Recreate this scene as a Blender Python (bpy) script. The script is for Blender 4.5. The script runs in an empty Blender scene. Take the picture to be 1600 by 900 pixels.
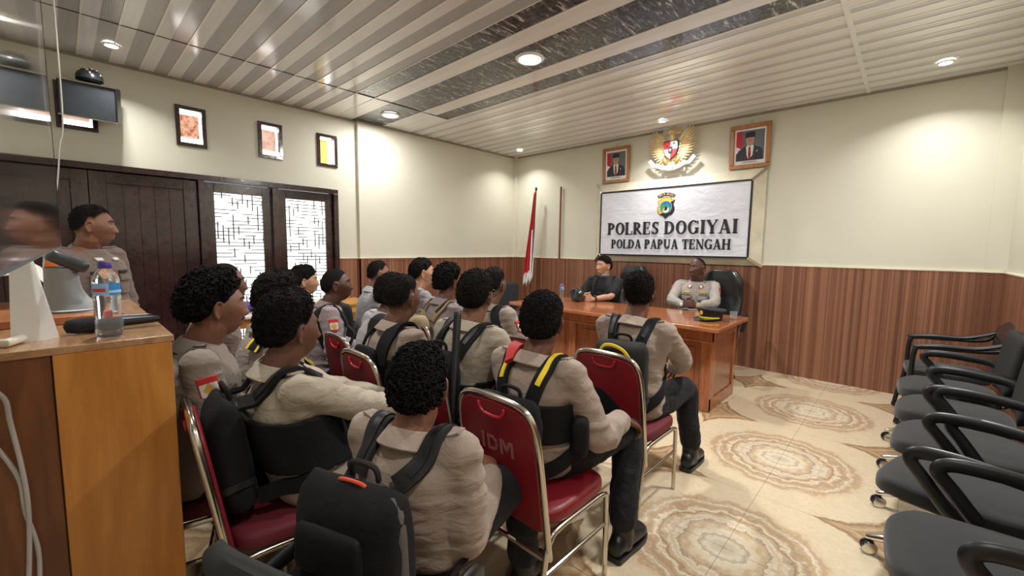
import bpy, math, random
import numpy as np
from mathutils import Vector, Matrix, Euler
from mathutils.bvhtree import BVHTree
random.seed(7)
SC = bpy.context.scene
COL = SC.collection
PI = math.pi
V = Vector

def lin(c):
    def f(u):
        u = u / 255.0
        return u / 12.92 if u <= 0.04045 else ((u + 0.055) / 1.055) ** 2.4
    return (f(c[0]), f(c[1]), f(c[2]), 1.0)

# ------------------------------------------------------------------ mesh builder
class MB:
    def __init__(self):
        self.v = []; self.f = []; self.m = []
    def add(self, vs, fs, mat=0):
        o = len(self.v)
        self.v.extend([tuple(p) for p in vs])
        for f in fs:
            self.f.append([i + o for i in f])
            self.m.append(mat)
        return self
    def box(self, x0, x1, y0, y1, z0, z1, mat=0, M=None):
        vs = [V((x, y, z)) for z in (z0, z1) for y in (y0, y1) for x in (x0, x1)]
        if M is not None: vs = [M @ p for p in vs]
        self.add(vs, [(0, 2, 3, 1), (4, 5, 7, 6), (0, 1, 5, 4), (1, 3, 7, 5), (3, 2, 6, 7), (2, 0, 4, 6)], mat)
        return self
    def loft(self, rings, mat=0, cap=True, closed=True):
        n = len(rings[0]); o = len(self.v)
        for r in rings: self.v.extend([tuple(p) for p in r])
        for i in range(len(rings) - 1):
            for j in range(n if closed else n - 1):
                k = (j + 1) % n
                self.f.append([o + i*n + j, o + i*n + k, o + (i+1)*n + k, o + (i+1)*n + j]); self.m.append(mat)
        if cap:
            self.f.append([o + j for j in range(n)][::-1]); self.m.append(mat)
            b = o + (len(rings) - 1) * n
            self.f.append([b + j for j in range(n)]); self.m.append(mat)
        return self
    def tube(self, pts, rad, seg=10, mat=0, sub=1, round_cap=True, flat=1.0, up=None):
        P = [V(p) for p in pts]; n = len(P)
        R = list(rad) if isinstance(rad, (list, tuple)) else [rad] * n
        if sub > 1: P, R = catmull(P, sub, R)
        n = len(P)
        T = []
        for i in range(n):
            a = P[max(i-1, 0)]; b = P[min(i+1, n-1)]
            t = (b - a); T.append(t.normalized() if t.length > 1e-9 else V((0, 0, 1)))
        u = V(up) if up is not None else (V((0, 0, 1)) if abs(T[0].z) < 0.9 else V((1, 0, 0)))
        rings = []
        if round_cap:
            seq = [(0, -0.95, 0.3), (0, -0.75, 0.66), (0, -0.4, 0.92)] + [(i, 0, 1) for i in range(n)] + [(n-1, 0.4, 0.92), (n-1, 0.75, 0.66), (n-1, 0.95, 0.3)]
        else:
            seq = [(i, 0, 1) for i in range(n)]
        last = -1
        for i, off, s in seq:
            if i != last:
                if up is not None and last < 0: pass
                s_ = T[i].cross(u)
                if s_.length < 1e-6: s_ = T[i].orthogonal()
                s_.normalize(); w = s_.cross(T[i]).normalized(); u = w if up is None else u
                last = i
            c = P[i] + T[i] * (off * R[i])
            rings.append([c + (s_ * math.cos(a) + w * (math.sin(a) * flat)) * (R[i] * s) for a in [2*PI*k/seg for k in range(seg)]])
        return self.loft(rings, mat)
    def lathe(self, prof, c=(0, 0, 0), seg=24, mat=0, M=None, cap=True):
        rings = []
        for r, z in prof:
            ring = [V((c[0] + r*math.cos(2*PI*k/seg), c[1] + r*math.sin(2*PI*k/seg), c[2] + z)) for k in range(seg)]
            if M is not None: ring = [M @ p for p in ring]
            rings.append(ring)
        return self.loft(rings, mat, cap)
    def prism(self, poly, y0, y1, mat=0, M=None):
        """poly in (x,z), extruded along y from y0 to y1 (ccw seen from -y)"""
        a = [V((x, y0, z)) for x, z in poly]; b = [V((x, y1, z)) for x, z in poly]
        if M is not None: a = [M @ p for p in a]; b = [M @ p for p in b]
        return self.loft([a, b], mat)
    def ell(self, c, r, seg=16, rings=10, mat=0, M=None, e=1.0):
        rr = []
        for i in range(rings + 1):
            t = -PI/2 + PI * i / rings
            ct, st = math.cos(t), math.sin(t)
            st = math.copysign(abs(st)**e, st); ct = max(ct, 1e-3)**e
            ring = []
            for k in range(seg):
                a = 2*PI*k/seg
                ca, sa = math.cos(a), math.sin(a)
                ca = math.copysign(abs(ca)**e, ca); sa = math.copysign(abs(sa)**e, sa)
                p = V((c[0] + r[0]*ct*ca, c[1] + r[1]*ct*sa, c[2] + r[2]*st))
                ring.append(M @ p if M is not None else p)
            rr.append(ring)
        return self.loft(rr, mat)
    def ribbon(self, pts, nrm, width, thick, mat=0, widths=None):
        rings = []; n = len(pts)
        for i in range(n):
            t = (pts[min(i+1, n-1)] - pts[max(i-1, 0)]).normalized()
            nn = (nrm[i] - t * nrm[i].dot(t)).normalized(); b = t.cross(nn)
            w = (widths[i] if widths else width) * 0.5
            p = pts[i]
            rings.append([p - b*w - nn*thick*.5, p + b*w - nn*thick*.5, p + b*w*.96 + nn*thick*.5, p - b*w*.96 + nn*thick*.5])
        return self.loft(rings, mat)
    def xform(self, M):
        self.v = [tuple(M @ V(p)) for p in self.v]; return self
    def merge(self, o):
        k = len(self.v); self.v.extend(o.v)
        self.f.extend([[i + k for i in f] for f in o.f]); self.m.extend(o.m); return self
    def mesh(self, name='mesh'):
        me = bpy.data.meshes.new(name)
        me.from_pydata(self.v, [], self.f)
        me.polygons.foreach_set('material_index', self.m)
        me.update(); return me

def catmull(P, sub, R=None):
    n = len(P); out = []; rr = []
    for i in range(n - 1):
        p0 = P[max(i-1, 0)]; p1 = P[i]; p2 = P[i+1]; p3 = P[min(i+2, n-1)]
        for k in range(sub):
            t = k / sub
            out.append(0.5*((2*p1) + (p2-p0)*t + (2*p0-5*p1+4*p2-p3)*t*t + (3*p1-p0-3*p2+p3)*t**3))
            if R: rr.append(R[i]*(1-t) + R[i+1]*t)
    out.append(P[-1])
    if R: rr.append(R[-1]); return out, rr
    return out

def fix_normals(me):
    import bmesh
    bm = bmesh.new(); bm.from_mesh(me)
    bmesh.ops.recalc_face_normals(bm, faces=bm.faces)
    bm.to_mesh(me); bm.free()

def obj(name, geo, mats, parent=None, smooth=40, bevel=0, solid=0, seg=2):
    me = geo.mesh(name) if isinstance(geo, MB) else geo
    if isinstance(geo, MB): fix_normals(me)
    for m in (mats if isinstance(mats, (list, tuple)) else [mats]): me.materials.append(m)
    if smooth:
        me.polygons.foreach_set('use_smooth', [True] * len(me.polygons))
        if smooth < 180: me.set_sharp_from_angle(angle=math.radians(smooth))
    o = bpy.data.objects.new(name, me); COL.objects.link(o)
    if parent: o.parent = parent
    if solid:
        md = o.modifiers.new('solid', 'SOLIDIFY'); md.thickness = solid; md.offset = 1
    if bevel:
        md = o.modifiers.new('bevel', 'BEVEL'); md.width = bevel; md.segments = seg; md.limit_method = 'ANGLE'; md.angle_limit = math.radians(35)
        md.harden_normals = True if smooth else False
    return o

def tag(o, label=None, cat=None, group=None, kind=None):
    if label: o['label'] = label
    if cat: o['category'] = cat
    if group: o['group'] = group
    if kind: o['kind'] = kind
    return o

def thing(name, label, cat, loc=(0, 0, 0), rz=0, group=None):
    o = bpy.data.objects.new(name, None); COL.objects.link(o)
    o.location = loc; o.rotation_euler = (0, 0, rz); o.empty_display_size = .1
    return tag(o, label, cat, group)

def struct(name, geo, mats, parent=None, **k):
    o = obj(name, geo, mats, parent, **k)
    if not parent: o['kind'] = 'structure'
    return o

def copy_tree(o, parent=None):
    c = o.copy(); COL.objects.link(c)
    if parent:
        c.parent = parent
    for ch in list(o.children): copy_tree(ch, c)
    return c

# ------------------------------------------------------------------ node materials
class N:
    """small node-graph helper"""
    def __init__(self, name):
        self.mat = bpy.data.materials.new(name); self.mat.use_nodes = True
        self.t = self.mat.node_tree; self.n = self.t.nodes; self.l = self.t.links
        self.b = self.n['Principled BSDF']
    def node(self, typ, **k):
        x = self.n.new(typ)
        for a, v in k.items(): setattr(x, a, v)
        return x
    def link(self, a, b): self.l.new(a, b)
    def coord(self, kind='Object'): return self.node('ShaderNodeTexCoord').outputs[kind]
    def mapping(self, src, scale=(1, 1, 1), rot=(0, 0, 0), loc=(0, 0, 0)):
        m = self.node('ShaderNodeMapping'); self.link(src, m.inputs[0])
        m.inputs['Scale'].default_value = scale; m.inputs['Rotation'].default_value = rot; m.inputs['Location'].default_value = loc
        return m.outputs[0]
    def noise(self, src, scale, detail=3, rough=.55, dist=0):
        x = self.node('ShaderNodeTexNoise'); self.link(src, x.inputs['Vector'])
        x.inputs['Scale'].default_value = scale; x.inputs['Detail'].default_value = detail
        x.inputs['Roughness'].default_value = rough; x.inputs['Distortion'].default_value = dist
        return x.outputs['Fac']
    def math(self, op, a, b=None, c=None, clamp=False):
        x = self.node('ShaderNodeMath', operation=op, use_clamp=clamp)
        for i, s in enumerate((a, b, c)):
            if s is None: continue
            if isinstance(s, (int, float)): x.inputs[i].default_value = s
            else: self.link(s, x.inputs[i])
        return x.outputs[0]
    def ramp(self, fac, stops, interp='LINEAR'):
        x = self.node('ShaderNodeValToRGB'); self.link(fac, x.inputs[0])
        x.color_ramp.interpolation = interp
        e = x.color_ramp.elements
        while len(e) < len(stops): e.new(0.5)
        for i, (p, c) in enumerate(stops):
            e[i].position = p; e[i].color = c if len(c) == 4 else (*c, 1)
        return x.outputs[0]
    def mix(self, fac, a, b, mode='MIX'):
        x = self.node('ShaderNodeMix', data_type='RGBA', blend_type=mode)
        for s, i in ((fac, 0), (a, 6), (b, 7)):
            if isinstance(s, (int, float)): x.inputs[i].default_value = s
            elif isinstance(s, tuple): x.inputs[i].default_value = s
            else: self.link(s, x.inputs[i])
        return x.outputs[2]
    def sep(self, src):
        x = self.node('ShaderNodeSeparateXYZ'); self.link(src, x.inputs[0]); return x.outputs
    def bump(self, h, strength=.3, dist=.01):
        x = self.node('ShaderNodeBump'); x.inputs['Strength'].default_value = strength; x.inputs['Distance'].default_value = dist
        self.link(h, x.inputs['Height']); self.link(x.outputs[0], self.b.inputs['Normal'])
    def color(self, c):
        if isinstance(c, tuple): self.b.inputs['Base Color'].default_value = c
        else: self.link(c, self.b.inputs['Base Color'])
    def set(self, rough=None, metal=None, coat=None, spec=None, sheen=None, trans=None, ior=None, alpha=None):
        I = self.b.inputs
        if rough is not None: I['Roughness'].default_value = rough
        if metal is not None: I['Metallic'].default_value = metal
        if coat is not None: I['Coat Weight'].default_value = coat; I['Coat Roughness'].default_value = .08
        if spec is not None: I['Specular IOR Level'].default_value = spec
        if sheen is not None: I['Sheen Weight'].default_value = sheen; I['Sheen Roughness'].default_value = .5
        if trans is not None: I['Transmission Weight'].default_value = trans
        if ior is not None: I['IOR'].default_value = ior
        if alpha is not None: I['Alpha'].default_value = alpha
        return self

def simple(name, rgb, rough=.5, metal=0, var=.12, vscale=6, bump=0, bscale=60, bdist=.004, **k):
    g = N(name); c = lin(rgb); co = g.coord()
    n = g.noise(co, vscale, 4)
    a = tuple(min(1, x*(1-var)) for x in c[:3]) + (1,); b = tuple(min(1, x*(1+var)) for x in c[:3]) + (1,)
    g.color(g.ramp(n, [(.3, a), (.7, b)]))
    g.set(rough=rough, metal=metal, **k)
    if bump: g.bump(g.noise(co, bscale, 4), bump, bdist)
    return g.mat

def emit(name, rgb, strength, base=None):
    g = N(name); g.color(lin(base or rgb)); g.b.inputs['Emission Color'].default_value = lin(rgb)
    g.b.inputs['Emission Strength'].default_value = strength; g.set(rough=.4)
    return g.mat

def wood(name, dark, light, axis='x', rough=.3, scale=1.0, coat=0, contrast=1.0):
    g = N(name); co = g.coord()
    s = {'x': (1.2, 9, 9), 'y': (9, 1.2, 9), 'z': (9, 9, 1.2)}[axis]
    m = g.mapping(co, tuple(q*scale for q in s))
    n1 = g.noise(m, 2.2, 5, .6, 1.2); n2 = g.noise(m, 9, 3, .6, .5)
    f = g.math('ADD', g.math('MULTIPLY', n1, .75), g.math('MULTIPLY', n2, .25))
    h = .22 / contrast
    g.color(g.ramp(f, [(.5-h, lin(dark)), (.5+h, lin(light))]))
    g.set(rough=rough, coat=coat); g.bump(n2, .08, .003)
    return g.mat
def P2(*a): return a
# ------------------------------------------------------------------ camera (measured from the photograph's vanishing lines)
CAM_H = 1.41
YAW, PITCH, ROLL, FPX = 0.7541536591433514, 0.09480165385755289, 0.012982460582555068, 660.6279365504535
_f = V((-math.sin(YAW)*math.cos(PITCH), math.cos(YAW)*math.cos(PITCH), -math.sin(PITCH)))
_r = V((math.cos(YAW), math.sin(YAW), 0)); _u = _r.cross(_f)
_c, _s = math.cos(ROLL), math.sin(ROLL)
CR, CU, CF = _c*_r + _s*_u, -_s*_r + _c*_u, _f
cam = bpy.data.cameras.new('camera'); camo = bpy.data.objects.new('camera', cam); COL.objects.link(camo)
cam.sensor_width = 36; cam.lens = FPX / 1600 * 36; cam.clip_start = .02
camo.matrix_world = Matrix(((CR.x, CU.x, -CF.x, 0), (CR.y, CU.y, -CF.y, 0), (CR.z, CU.z, -CF.z, CAM_H), (0, 0, 0, 1)))
SC.camera = camo
# room (metres): x to the right along the back wall, y away from the camera
XL, XP, XR, YB, YF, ZC, ZW, ZD = -5.308, -5.251, .615, 5.648, -.55, 3.005, 1.245, 2.105
# ================================================================== the room
M = {}
def wallpaint(name, rgb):
    g = N(name); co = g.coord()
    n = g.noise(co, 1.3, 4, .6); c = lin(rgb)
    g.color(g.ramp(n, [(.3, tuple(x*.94 for x in c[:3])+(1,)), (.7, c)]))
    g.set(rough=.55); g.bump(g.noise(co, 45, 5), .10, .004); return g.mat
M['wall'] = wallpaint('cream wall paint', (220, 217, 200))
def wains():
    g = N('brown slatted wall panelling'); x, y, z = g.sep(g.coord())
    s = g.math('ADD', x, y)
    k = g.math('MULTIPLY', s, 42.0); cell = g.math('FLOOR', k)
    wn = g.node('ShaderNodeTexWhiteNoise', noise_dimensions='1D'); g.link(cell, wn.inputs['W'])
    cell2 = g.math('FLOOR', g.math('MULTIPLY', s, 105.0))
    wn2 = g.node('ShaderNodeTexWhiteNoise', noise_dimensions='1D'); g.link(cell2, wn2.inputs['W'])
    m = g.mapping(g.coord(), (60, 60, 1.5)); n = g.noise(m, 1.0, 4)
    f = g.math('ADD', g.math('ADD', g.math('MULTIPLY', wn.outputs[0], .38), g.math('MULTIPLY', wn2.outputs[0], .34)), g.math('MULTIPLY', n, .3))
    g.color(g.ramp(f, [(.12, lin((98, 60, 45))), (.5, lin((132, 88, 66))), (.95, lin((172, 124, 97)))]))
    fr = g.math('FRACT', k); groove = g.math('MULTIPLY', g.math('LESS_THAN', fr, .14), -1.0)
    g.bump(g.math('ADD', groove, g.math('MULTIPLY', wn2.outputs[0], .2)), .5, .006); g.set(rough=.38); return g.mat
M['wains'] = wains()
M['cap'] = simple('cream wall cap', (236, 230, 210), .5)

def floor_mat():
    g = N('bookmatched beige marble tiles'); co = g.coord(); x, y, z = g.sep(co)
    def cell(v, c0):
        q = g.math('ADD', g.math('DIVIDE', g.math('SUBTRACT', v, c0), 1.2), .5)
        return g.math('MULTIPLY', g.math('SUBTRACT', g.math('SUBTRACT', q, g.math('FLOOR', q)), .5), 1.2)
    u = cell(x, -.55); v = cell(y, 3.28)
    au = g.math('ABSOLUTE', u); av = g.math('ABSOLUTE', v)
    cmb = g.node('ShaderNodeCombineXYZ'); g.link(au, cmb.inputs[0]); g.link(av, cmb.inputs[1])
    mv = cmb.outputs[0]                                     # mirrored quarter tile: everything below is book-matched
    n1 = g.noise(mv, 9, 4, .6); n2 = g.noise(mv, 28, 4, .65); n3 = g.noise(co, 3, 3)
    r0 = g.math('SQRT', g.math('ADD', g.math('MULTIPLY', g.math('MULTIPLY', u, u), .95), g.math('MULTIPLY', v, v)))
    r = g.math('ADD', g.math('ADD', r0, g.math('MULTIPLY', g.math('SUBTRACT', n1, .5), .16)), g.math('MULTIPLY', g.math('SUBTRACT', n2, .5), .045))
    B = lambda t: lin(t)
    cream, tan, brown, pale, grey = B((216, 199, 170)), B((190, 164, 132)), B((150, 122, 94)), B((226, 216, 196)), B((192, 182, 156))
    rings = g.ramp(g.math('DIVIDE', r, .6), [(0, grey), (.11, pale), (.145, grey), (.155, brown), (.17, pale), (.25, cream), (.285, tan), (.31, brown), (.335, pale), (.365, tan), (.39, pale), (.42, tan), (.455, brown), (.48, tan), (.50, pale), (.53, tan),
                 (.57, B((168, 138, 106))), (.60, tan), (.615, pale), (.65, B((170, 140, 108))), (.68, tan), (.74, cream), (1.0, cream)])
    rings = g.mix(g.math('MULTIPLY', g.math('LESS_THAN', r, .43), g.math('MULTIPLY', g.math('SUBTRACT', g.math('SINE', g.math('MULTIPLY', r, 150.0)), -.2), .28, clamp=True)), rings, B((226, 214, 190)))
    cu = g.math('SUBTRACT', .6, au); cv = g.math('SUBTRACT', .6, av)
    a = g.math('ADD', g.math('POWER', g.math('DIVIDE', g.math('MAXIMUM', cu, .001), .40), .62), g.math('POWER', g.math('DIVIDE', g.math('MAXIMUM', cv, .001), .36), .62))
    a = g.math('ADD', a, g.math('MULTIPLY', g.math('SUBTRACT', n1, .5), .45))
    star = g.ramp(g.math('DIVIDE', a, 2.0), [(0, B((150, 122, 92))), (.22, B((188, 160, 124))), (.32, brown), (.36, B((196, 168, 130))), (.46, B((130, 98, 68))), (.5, cream), (.6, cream), (1, cream)])
    mask = g.math('LESS_THAN', a, 1.02)
    c = g.mix(mask, rings, star)
    flow = g.noise(g.mapping(mv, (6, 6, 1), (0, 0, .6)), 2.5, 5, .7, 2.0)
    c = g.mix(g.math('MULTIPLY', g.math('SUBTRACT', flow, .40), 1.2, clamp=True), c, B((186, 158, 118)))
    c = g.mix(g.math('MULTIPLY', g.math('SUBTRACT', n2, .62), 2.5, clamp=True), c, B((240, 230, 208)))
    seam = g.math('LESS_THAN', g.math('MINIMUM', g.math('MINIMUM', au, av), g.math('MINIMUM', cu, cv)), .0016)
    c = g.mix(g.math('MULTIPLY', seam, .55), c, B((110, 90, 66)))
    g.color(c); g.set(rough=.16, spec=.5); return g.mat
M['floor'] = floor_mat()
struct('floor', MB().box(XL-.15, XR+.1, YF-.1, YB+.1, -.08, 0), M['floor'])

# walls
struct('wall_back', MB().box(XL-.15, XR+.1, YB, YB+.12, 0, ZC+.05), M['wall'])
struct('wall_right', MB().box(XR, XR+.12, YF, YB, 0, ZC+.05), M['wall'])
struct('wall_rear', MB().box(XL-.15, XR+.1, YF-.12, YF, 0, ZC+.05), M['wall'])
# left wall with the openings of the doors and the small high windows
wins = [(.035, .29), (.835, 1.084), (1.553, 1.799), (2.185, 2.43)]
WZ0, WZ1 = 2.37, 2.755; DY0, DY1 = -.50, 2.42
wl = MB(); X0, X1 = XL-.15, XL
wl.box(X0, X1, DY1, YB, 0, WZ0); wl.box(X0, X1, YF, DY0, 0, WZ0)
wl.box(X0, X1, DY0, DY1, ZD, WZ0); wl.box(X0, X1, YF, YB, WZ1, ZC+.05)
yy = YF
for a, b in wins: wl.box(X0, X1, yy, a, WZ0, WZ1); yy = b
wl.box(X0, X1, yy, YB, WZ0, WZ1)
struct('wall_left', wl, M['wall'])
pl = MB(); pl.box(XL-.02, XP, 2.68, 3.05, 0, ZC); pl.box(XL-.02, XP-.008, 3.05, YB, 0, ZC); pl.box(XP-.02, XP+.06, YB-.05, YB, 0, ZC)
struct('trim_1', pl, M['wall'])
struct('trim_2', MB().box(.483, XR, YB-.03, YB, 0, ZC), M['wall'])
w = MB(); T = .014
w.box(XL, XL+T, DY1+.002, 2.68, 0, ZW); w.box(XL, XP+T, 2.68-T, 2.68, 0, ZW); w.box(XP, XP+T, 2.68-T, 3.05, 0, ZW); w.box(XP-.01, XP+T-.008, 3.05, YB, 0, ZW)
struct('trim_3', w, M['wains'])
w = MB(); w.box(XP, .483, YB-T, YB, 0, ZW); w.box(XP-.01, XP+.06+T, YB-.05-T, YB-.05, 0, ZW); w.box(XP+.06, XP+.06+T, YB-.05, YB, 0, ZW); w.box(.483-T, XR, YB-.03-T, YB-.03, 0, ZW); w.box(XR-T, XR, YF, YB-.03, 0, ZW)
struct('trim_4', w, M['wains'])
w = MB(); h = .012
w.box(XL, XL+T+.006, DY1+.002, 2.68, ZW, ZW+h); w.box(XP-.01, XP+T+.006, 2.68-T-.006, YB, ZW, ZW+h)
w.box(XP, .483, YB-T-.006, YB, ZW, ZW+h); w.box(.483-T, XR, YB-.03-T-.006, YB-.03, ZW, ZW+h); w.box(XR-T-.006, XR, YF, YB-.03, ZW, ZW+h)
struct('trim_5', w, M['cap'])
# dark cornice line between walls and ceiling
w = MB(); w.box(XL, XL+.012, YF, 2.68, ZC-.022, ZC); w.box(XP-.01, XP+.012, 2.668, YB, ZC-.022, ZC); w.box(XP, XR, YB-.014, YB, ZC-.024, ZC); w.box(XR-.012, XR, YF, YB, ZC-.022, ZC)
struct('trim_6', w, simple('grey cornice', (150, 142, 128), .5))

# ceiling: gloss PVC planks along x, pitch about 20 cm
def gloss(name, rgb, rough=.12, bump=0):
    g = N(name); c = lin(rgb); co = g.coord(); n = g.noise(g.mapping(co, (.6, 12, 1)), 3, 3)
    g.color(g.ramp(n, [(.3, tuple(q*.93 for q in c[:3])+(1,)), (.7, c)])); g.set(rough=rough, spec=.7)
    return g.mat
M['pvc_white'] = gloss('white gloss pvc', (238, 238, 238)); M['pvc_grey'] = gloss('grey gloss pvc', (204, 204, 206), .16)
M['pvc_bead'] = gloss('white pvc bead', (246, 242, 234), .2)
M['pvc_rib'] = gloss('ribbed grey pvc', (192, 190, 192), .2); M['pvc_light'] = gloss('pale grey pvc', (232, 231, 232), .14)
def marble():
    g = N('black marbled pvc'); co = g.coord()
    m1 = g.mapping(co, (26, 5, 1), (0, 0, .62)); m2 = g.mapping(co, (34, 6, 1), (0, 0, -.25))
    a = g.noise(m1, 1.0, 6, .72, .6); b = g.noise(m2, 1.0, 5, .7, .8); cl = g.noise(co, 9, 3)
    s = g.math('MAXIMUM', g.math('MULTIPLY', g.math('SUBTRACT', a, .555), 9.0), g.math('MULTIPLY', g.math('SUBTRACT', b, .59), 8.0), clamp=True)
    s = g.math('MULTIPLY', s, g.math('MULTIPLY', g.math('SUBTRACT', cl, .15), 3.0, clamp=True))
    base = g.ramp(g.noise(co, 30, 4), [(.3, lin((44, 46, 52))), (.7, lin((92, 94, 98)))])
    g.color(g.mix(s, base, lin((236, 236, 236)))); g.set(rough=.14, spec=.7); return g.mat
M['marble'] = marble()
c = MB(); CX0, CX1 = XL-.02, XR+.02
MW, MG, MBd, MR, ML, MM = range(6)
def strip(y0, y1, z, mat, x0=CX0, x1=CX1): c.box(x0, x1, y0, y1, z, ZC+.045, mat)
def plank_left(y0, p=.203):
    strip(y0, y0+.012, ZC-.004, MBd); strip(y0+.012, y0+.1, ZC, ML)
    k = 9; w_ = (p-.1)/k
    for i in range(k): strip(y0+.1+i*w_, y0+.1+(i+.62)*w_, ZC+.0015, MR); strip(y0+.1+(i+.62)*w_, y0+.1+(i+1)*w_, ZC+.003, MR)
y = 2.215
while y > YF: y -= .203; plank_left(y)
strip(2.215, 2.222, ZC-.004, MBd)
# black marbled runs between white planks; they start behind the joint at x = -4.36 (first and third) or at the wall (second)
def run(y0, y1, x0):
    strip(y0, y1, ZC+.002, MM, x0, CX1)
    if x0 > CX0: strip(y0, y1, ZC, MW, CX0, x0)
run(2.222, 2.425, -4.36); strip(2.425, 2.437, ZC-.004, MBd); strip(2.437, 2.53, ZC, ML); strip(2.53, 2.632, ZC+.003, MW)
run(2.632, 3.035, CX0); strip(3.035, 3.047, ZC-.004, MBd); strip(3.047, 3.14, ZC, ML); strip(3.14, 3.24, ZC+.003, MW)
run(3.24, 3.432, -4.36)
y = 3.432
while y < YB:
    strip(y, y+.010, ZC-.004, MBd); strip(y+.010, y+.028, ZC+.001, MW); strip(y+.028, y+.098, ZC+.004, MG); strip(y+.098, y+.2025, ZC, MW); y += .2025
struct('ceiling', c, [M['pvc_white'], M['pvc_grey'], M['pvc_bead'], M['pvc_rib'], M['pvc_light'], M['marble']], smooth=0)
struct('trim_7', MB().box(-4.362, -4.357, YF, 3.43, ZC-.005, ZC+.01), simple('dark ceiling joint', (92, 84, 78), .6))
struct('trim_8', MB().box(-.447, -.415, 3.44, YB-.015, ZC-.007, ZC+.01), M['pvc_white'])

# ------------------------------------------------------------------ doors and high windows in the left wall
def dark_wood():
    g = N('glossy dark brown door paint'); co = g.coord()
    n = g.noise(co, 7, 5, .65); sc = g.noise(g.mapping(co, (40, 40, 3)), 1, 4, .7)
    base = g.ramp(n, [(.3, lin((40, 24, 25))), (.7, lin((66, 42, 42)))])
    g.color(g.mix(g.math('MULTIPLY', g.math('SUBTRACT', sc, .70), 4, clamp=True), base, lin((150, 128, 118))))
    g.set(rough=.16, spec=.6, coat=.3); g.bump(g.noise(co, 16, 4), .22, .008); return g.mat
M['door'] = dark_wood()
def frost():
    g = N('daylit frosted pane with black line film'); x, y, z = g.sep(g.coord())
    wn = lambda: None
    def lines(a, b, na, nb, seed, th):
        ca = g.math('FLOOR', g.math('MULTIPLY', a, na)); cb = g.math('FLOOR', g.math('ADD', g.math('MULTIPLY', b, nb), g.math('MULTIPLY', ca, .37)))
        cmb = g.node('ShaderNodeCombineXYZ'); g.link(ca, cmb.inputs[0]); g.link(cb, cmb.inputs[1]); cmb.inputs[2].default_value = seed
        w = g.node('ShaderNodeTexWhiteNoise', noise_dimensions='3D'); g.link(cmb.outputs[0], w.inputs['Vector'])
        on = g.math('GREATER_THAN', w.outputs[0], th)
        fa = g.math('FRACT', g.math('MULTIPLY', a, na))
        return g.math('MULTIPLY', on, g.math('LESS_THAN', fa, .25))
    l1 = lines(z, y, 26.0, 9.0, 1.0, .42); l2 = lines(y, z, 21.0, 11.0, 5.0, .66)
    ln = g.math('MAXIMUM', l1, l2)
    col = g.mix(ln, lin((244, 250, 246)), lin((30, 32, 34)))
    g.color(col); g.link(col, g.b.inputs['Emission Color']); g.b.inputs['Emission Strength'].default_value = 2.0
    g.set(rough=.3); return g.mat
M['frost'] = frost()
M['plaster_out'] = simple('daylit outside', (240, 240, 240), .8)
D = XL   # door face
fr = MB(); DT = ZD
fr.box(D-.13, D+.03, DY0, DY1, DT-.055, DT); fr.box(D-.13, D+.03, DY1-.055, DY1, 0, DT-.055); fr.box(D-.13, D+.03, DY0, DY0+.05, 0, DT-.055)
fr.box(D-.13, D+.03, .985, 1.035, 0, DT-.055); fr.box(D-.13, D+.03, 1.665, 1.73, 0, DT-.055)
fr.box(D-.135, D-.125, DY0, 1.03, 0, DT-.05)  # added backing, stops outside light leaking between the solid door leaves
struct('trim_9', fr, M['door'], bevel=.004)
def leaf(n, y0, y1, glass):
    b = MB(); F = D-.02; B_ = D-.07; z0, z1 = .01, DT-.06
    s = .085 if glass else .11
    b.box(B_, F, y0, y0+s, z0, z1); b.box(B_, F, y1-s, y1, z0, z1); b.box(B_, F, y0+s, y1-s, z1-.1, z1); b.box(B_, F, y0+s, y1-s, z0, z0+(.22 if glass else .12))
    o = struct(f'door_{n}', b, M['door'], bevel=.004)
    if glass:
        obj('pane', MB().box(D-.055, D-.045, y0+s, y1-s, .23, z1-.1), M['frost'], o, smooth=0)
        h = MB(); h.tube([(D-.02, y0+.04, 1.02), (D+.03, y0+.04, 1.02), (D+.03, y0+.14, 1.02)], .009, mat=0)
        h.box(D-.021, D-.014, y0+.015, y0+.065, .93, 1.10)
        obj('door_handle', h, M['chrome'], o)
    else:
        pb = MB(); k = 5; yy0 = y0+s; ww = (y1-y0-2*s)/k
        for i in range(k): pb.box(D-.058, D-.036, yy0+i*ww+.0015, yy0+(i+1)*ww-.0015, .13, z1-.1)
        pb.box(D-.066, D-.056, y0+s, y1-s, .13, z1-.1); obj('panel', pb, M['door'], o, bevel=.002)
    return o
M['chrome'] = simple('polished chrome', (225, 222, 215), .14, 1.0, var=.03)
M['chrome_w'] = simple('worn chrome tube', (206, 200, 188), .2, 1.0, var=.05)
leaf(1, DY0+.055, .195, False); leaf(2, .20, .98, False); leaf(3, 1.04, 1.66, True); leaf(4, 1.735, 2.36, True)
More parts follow.
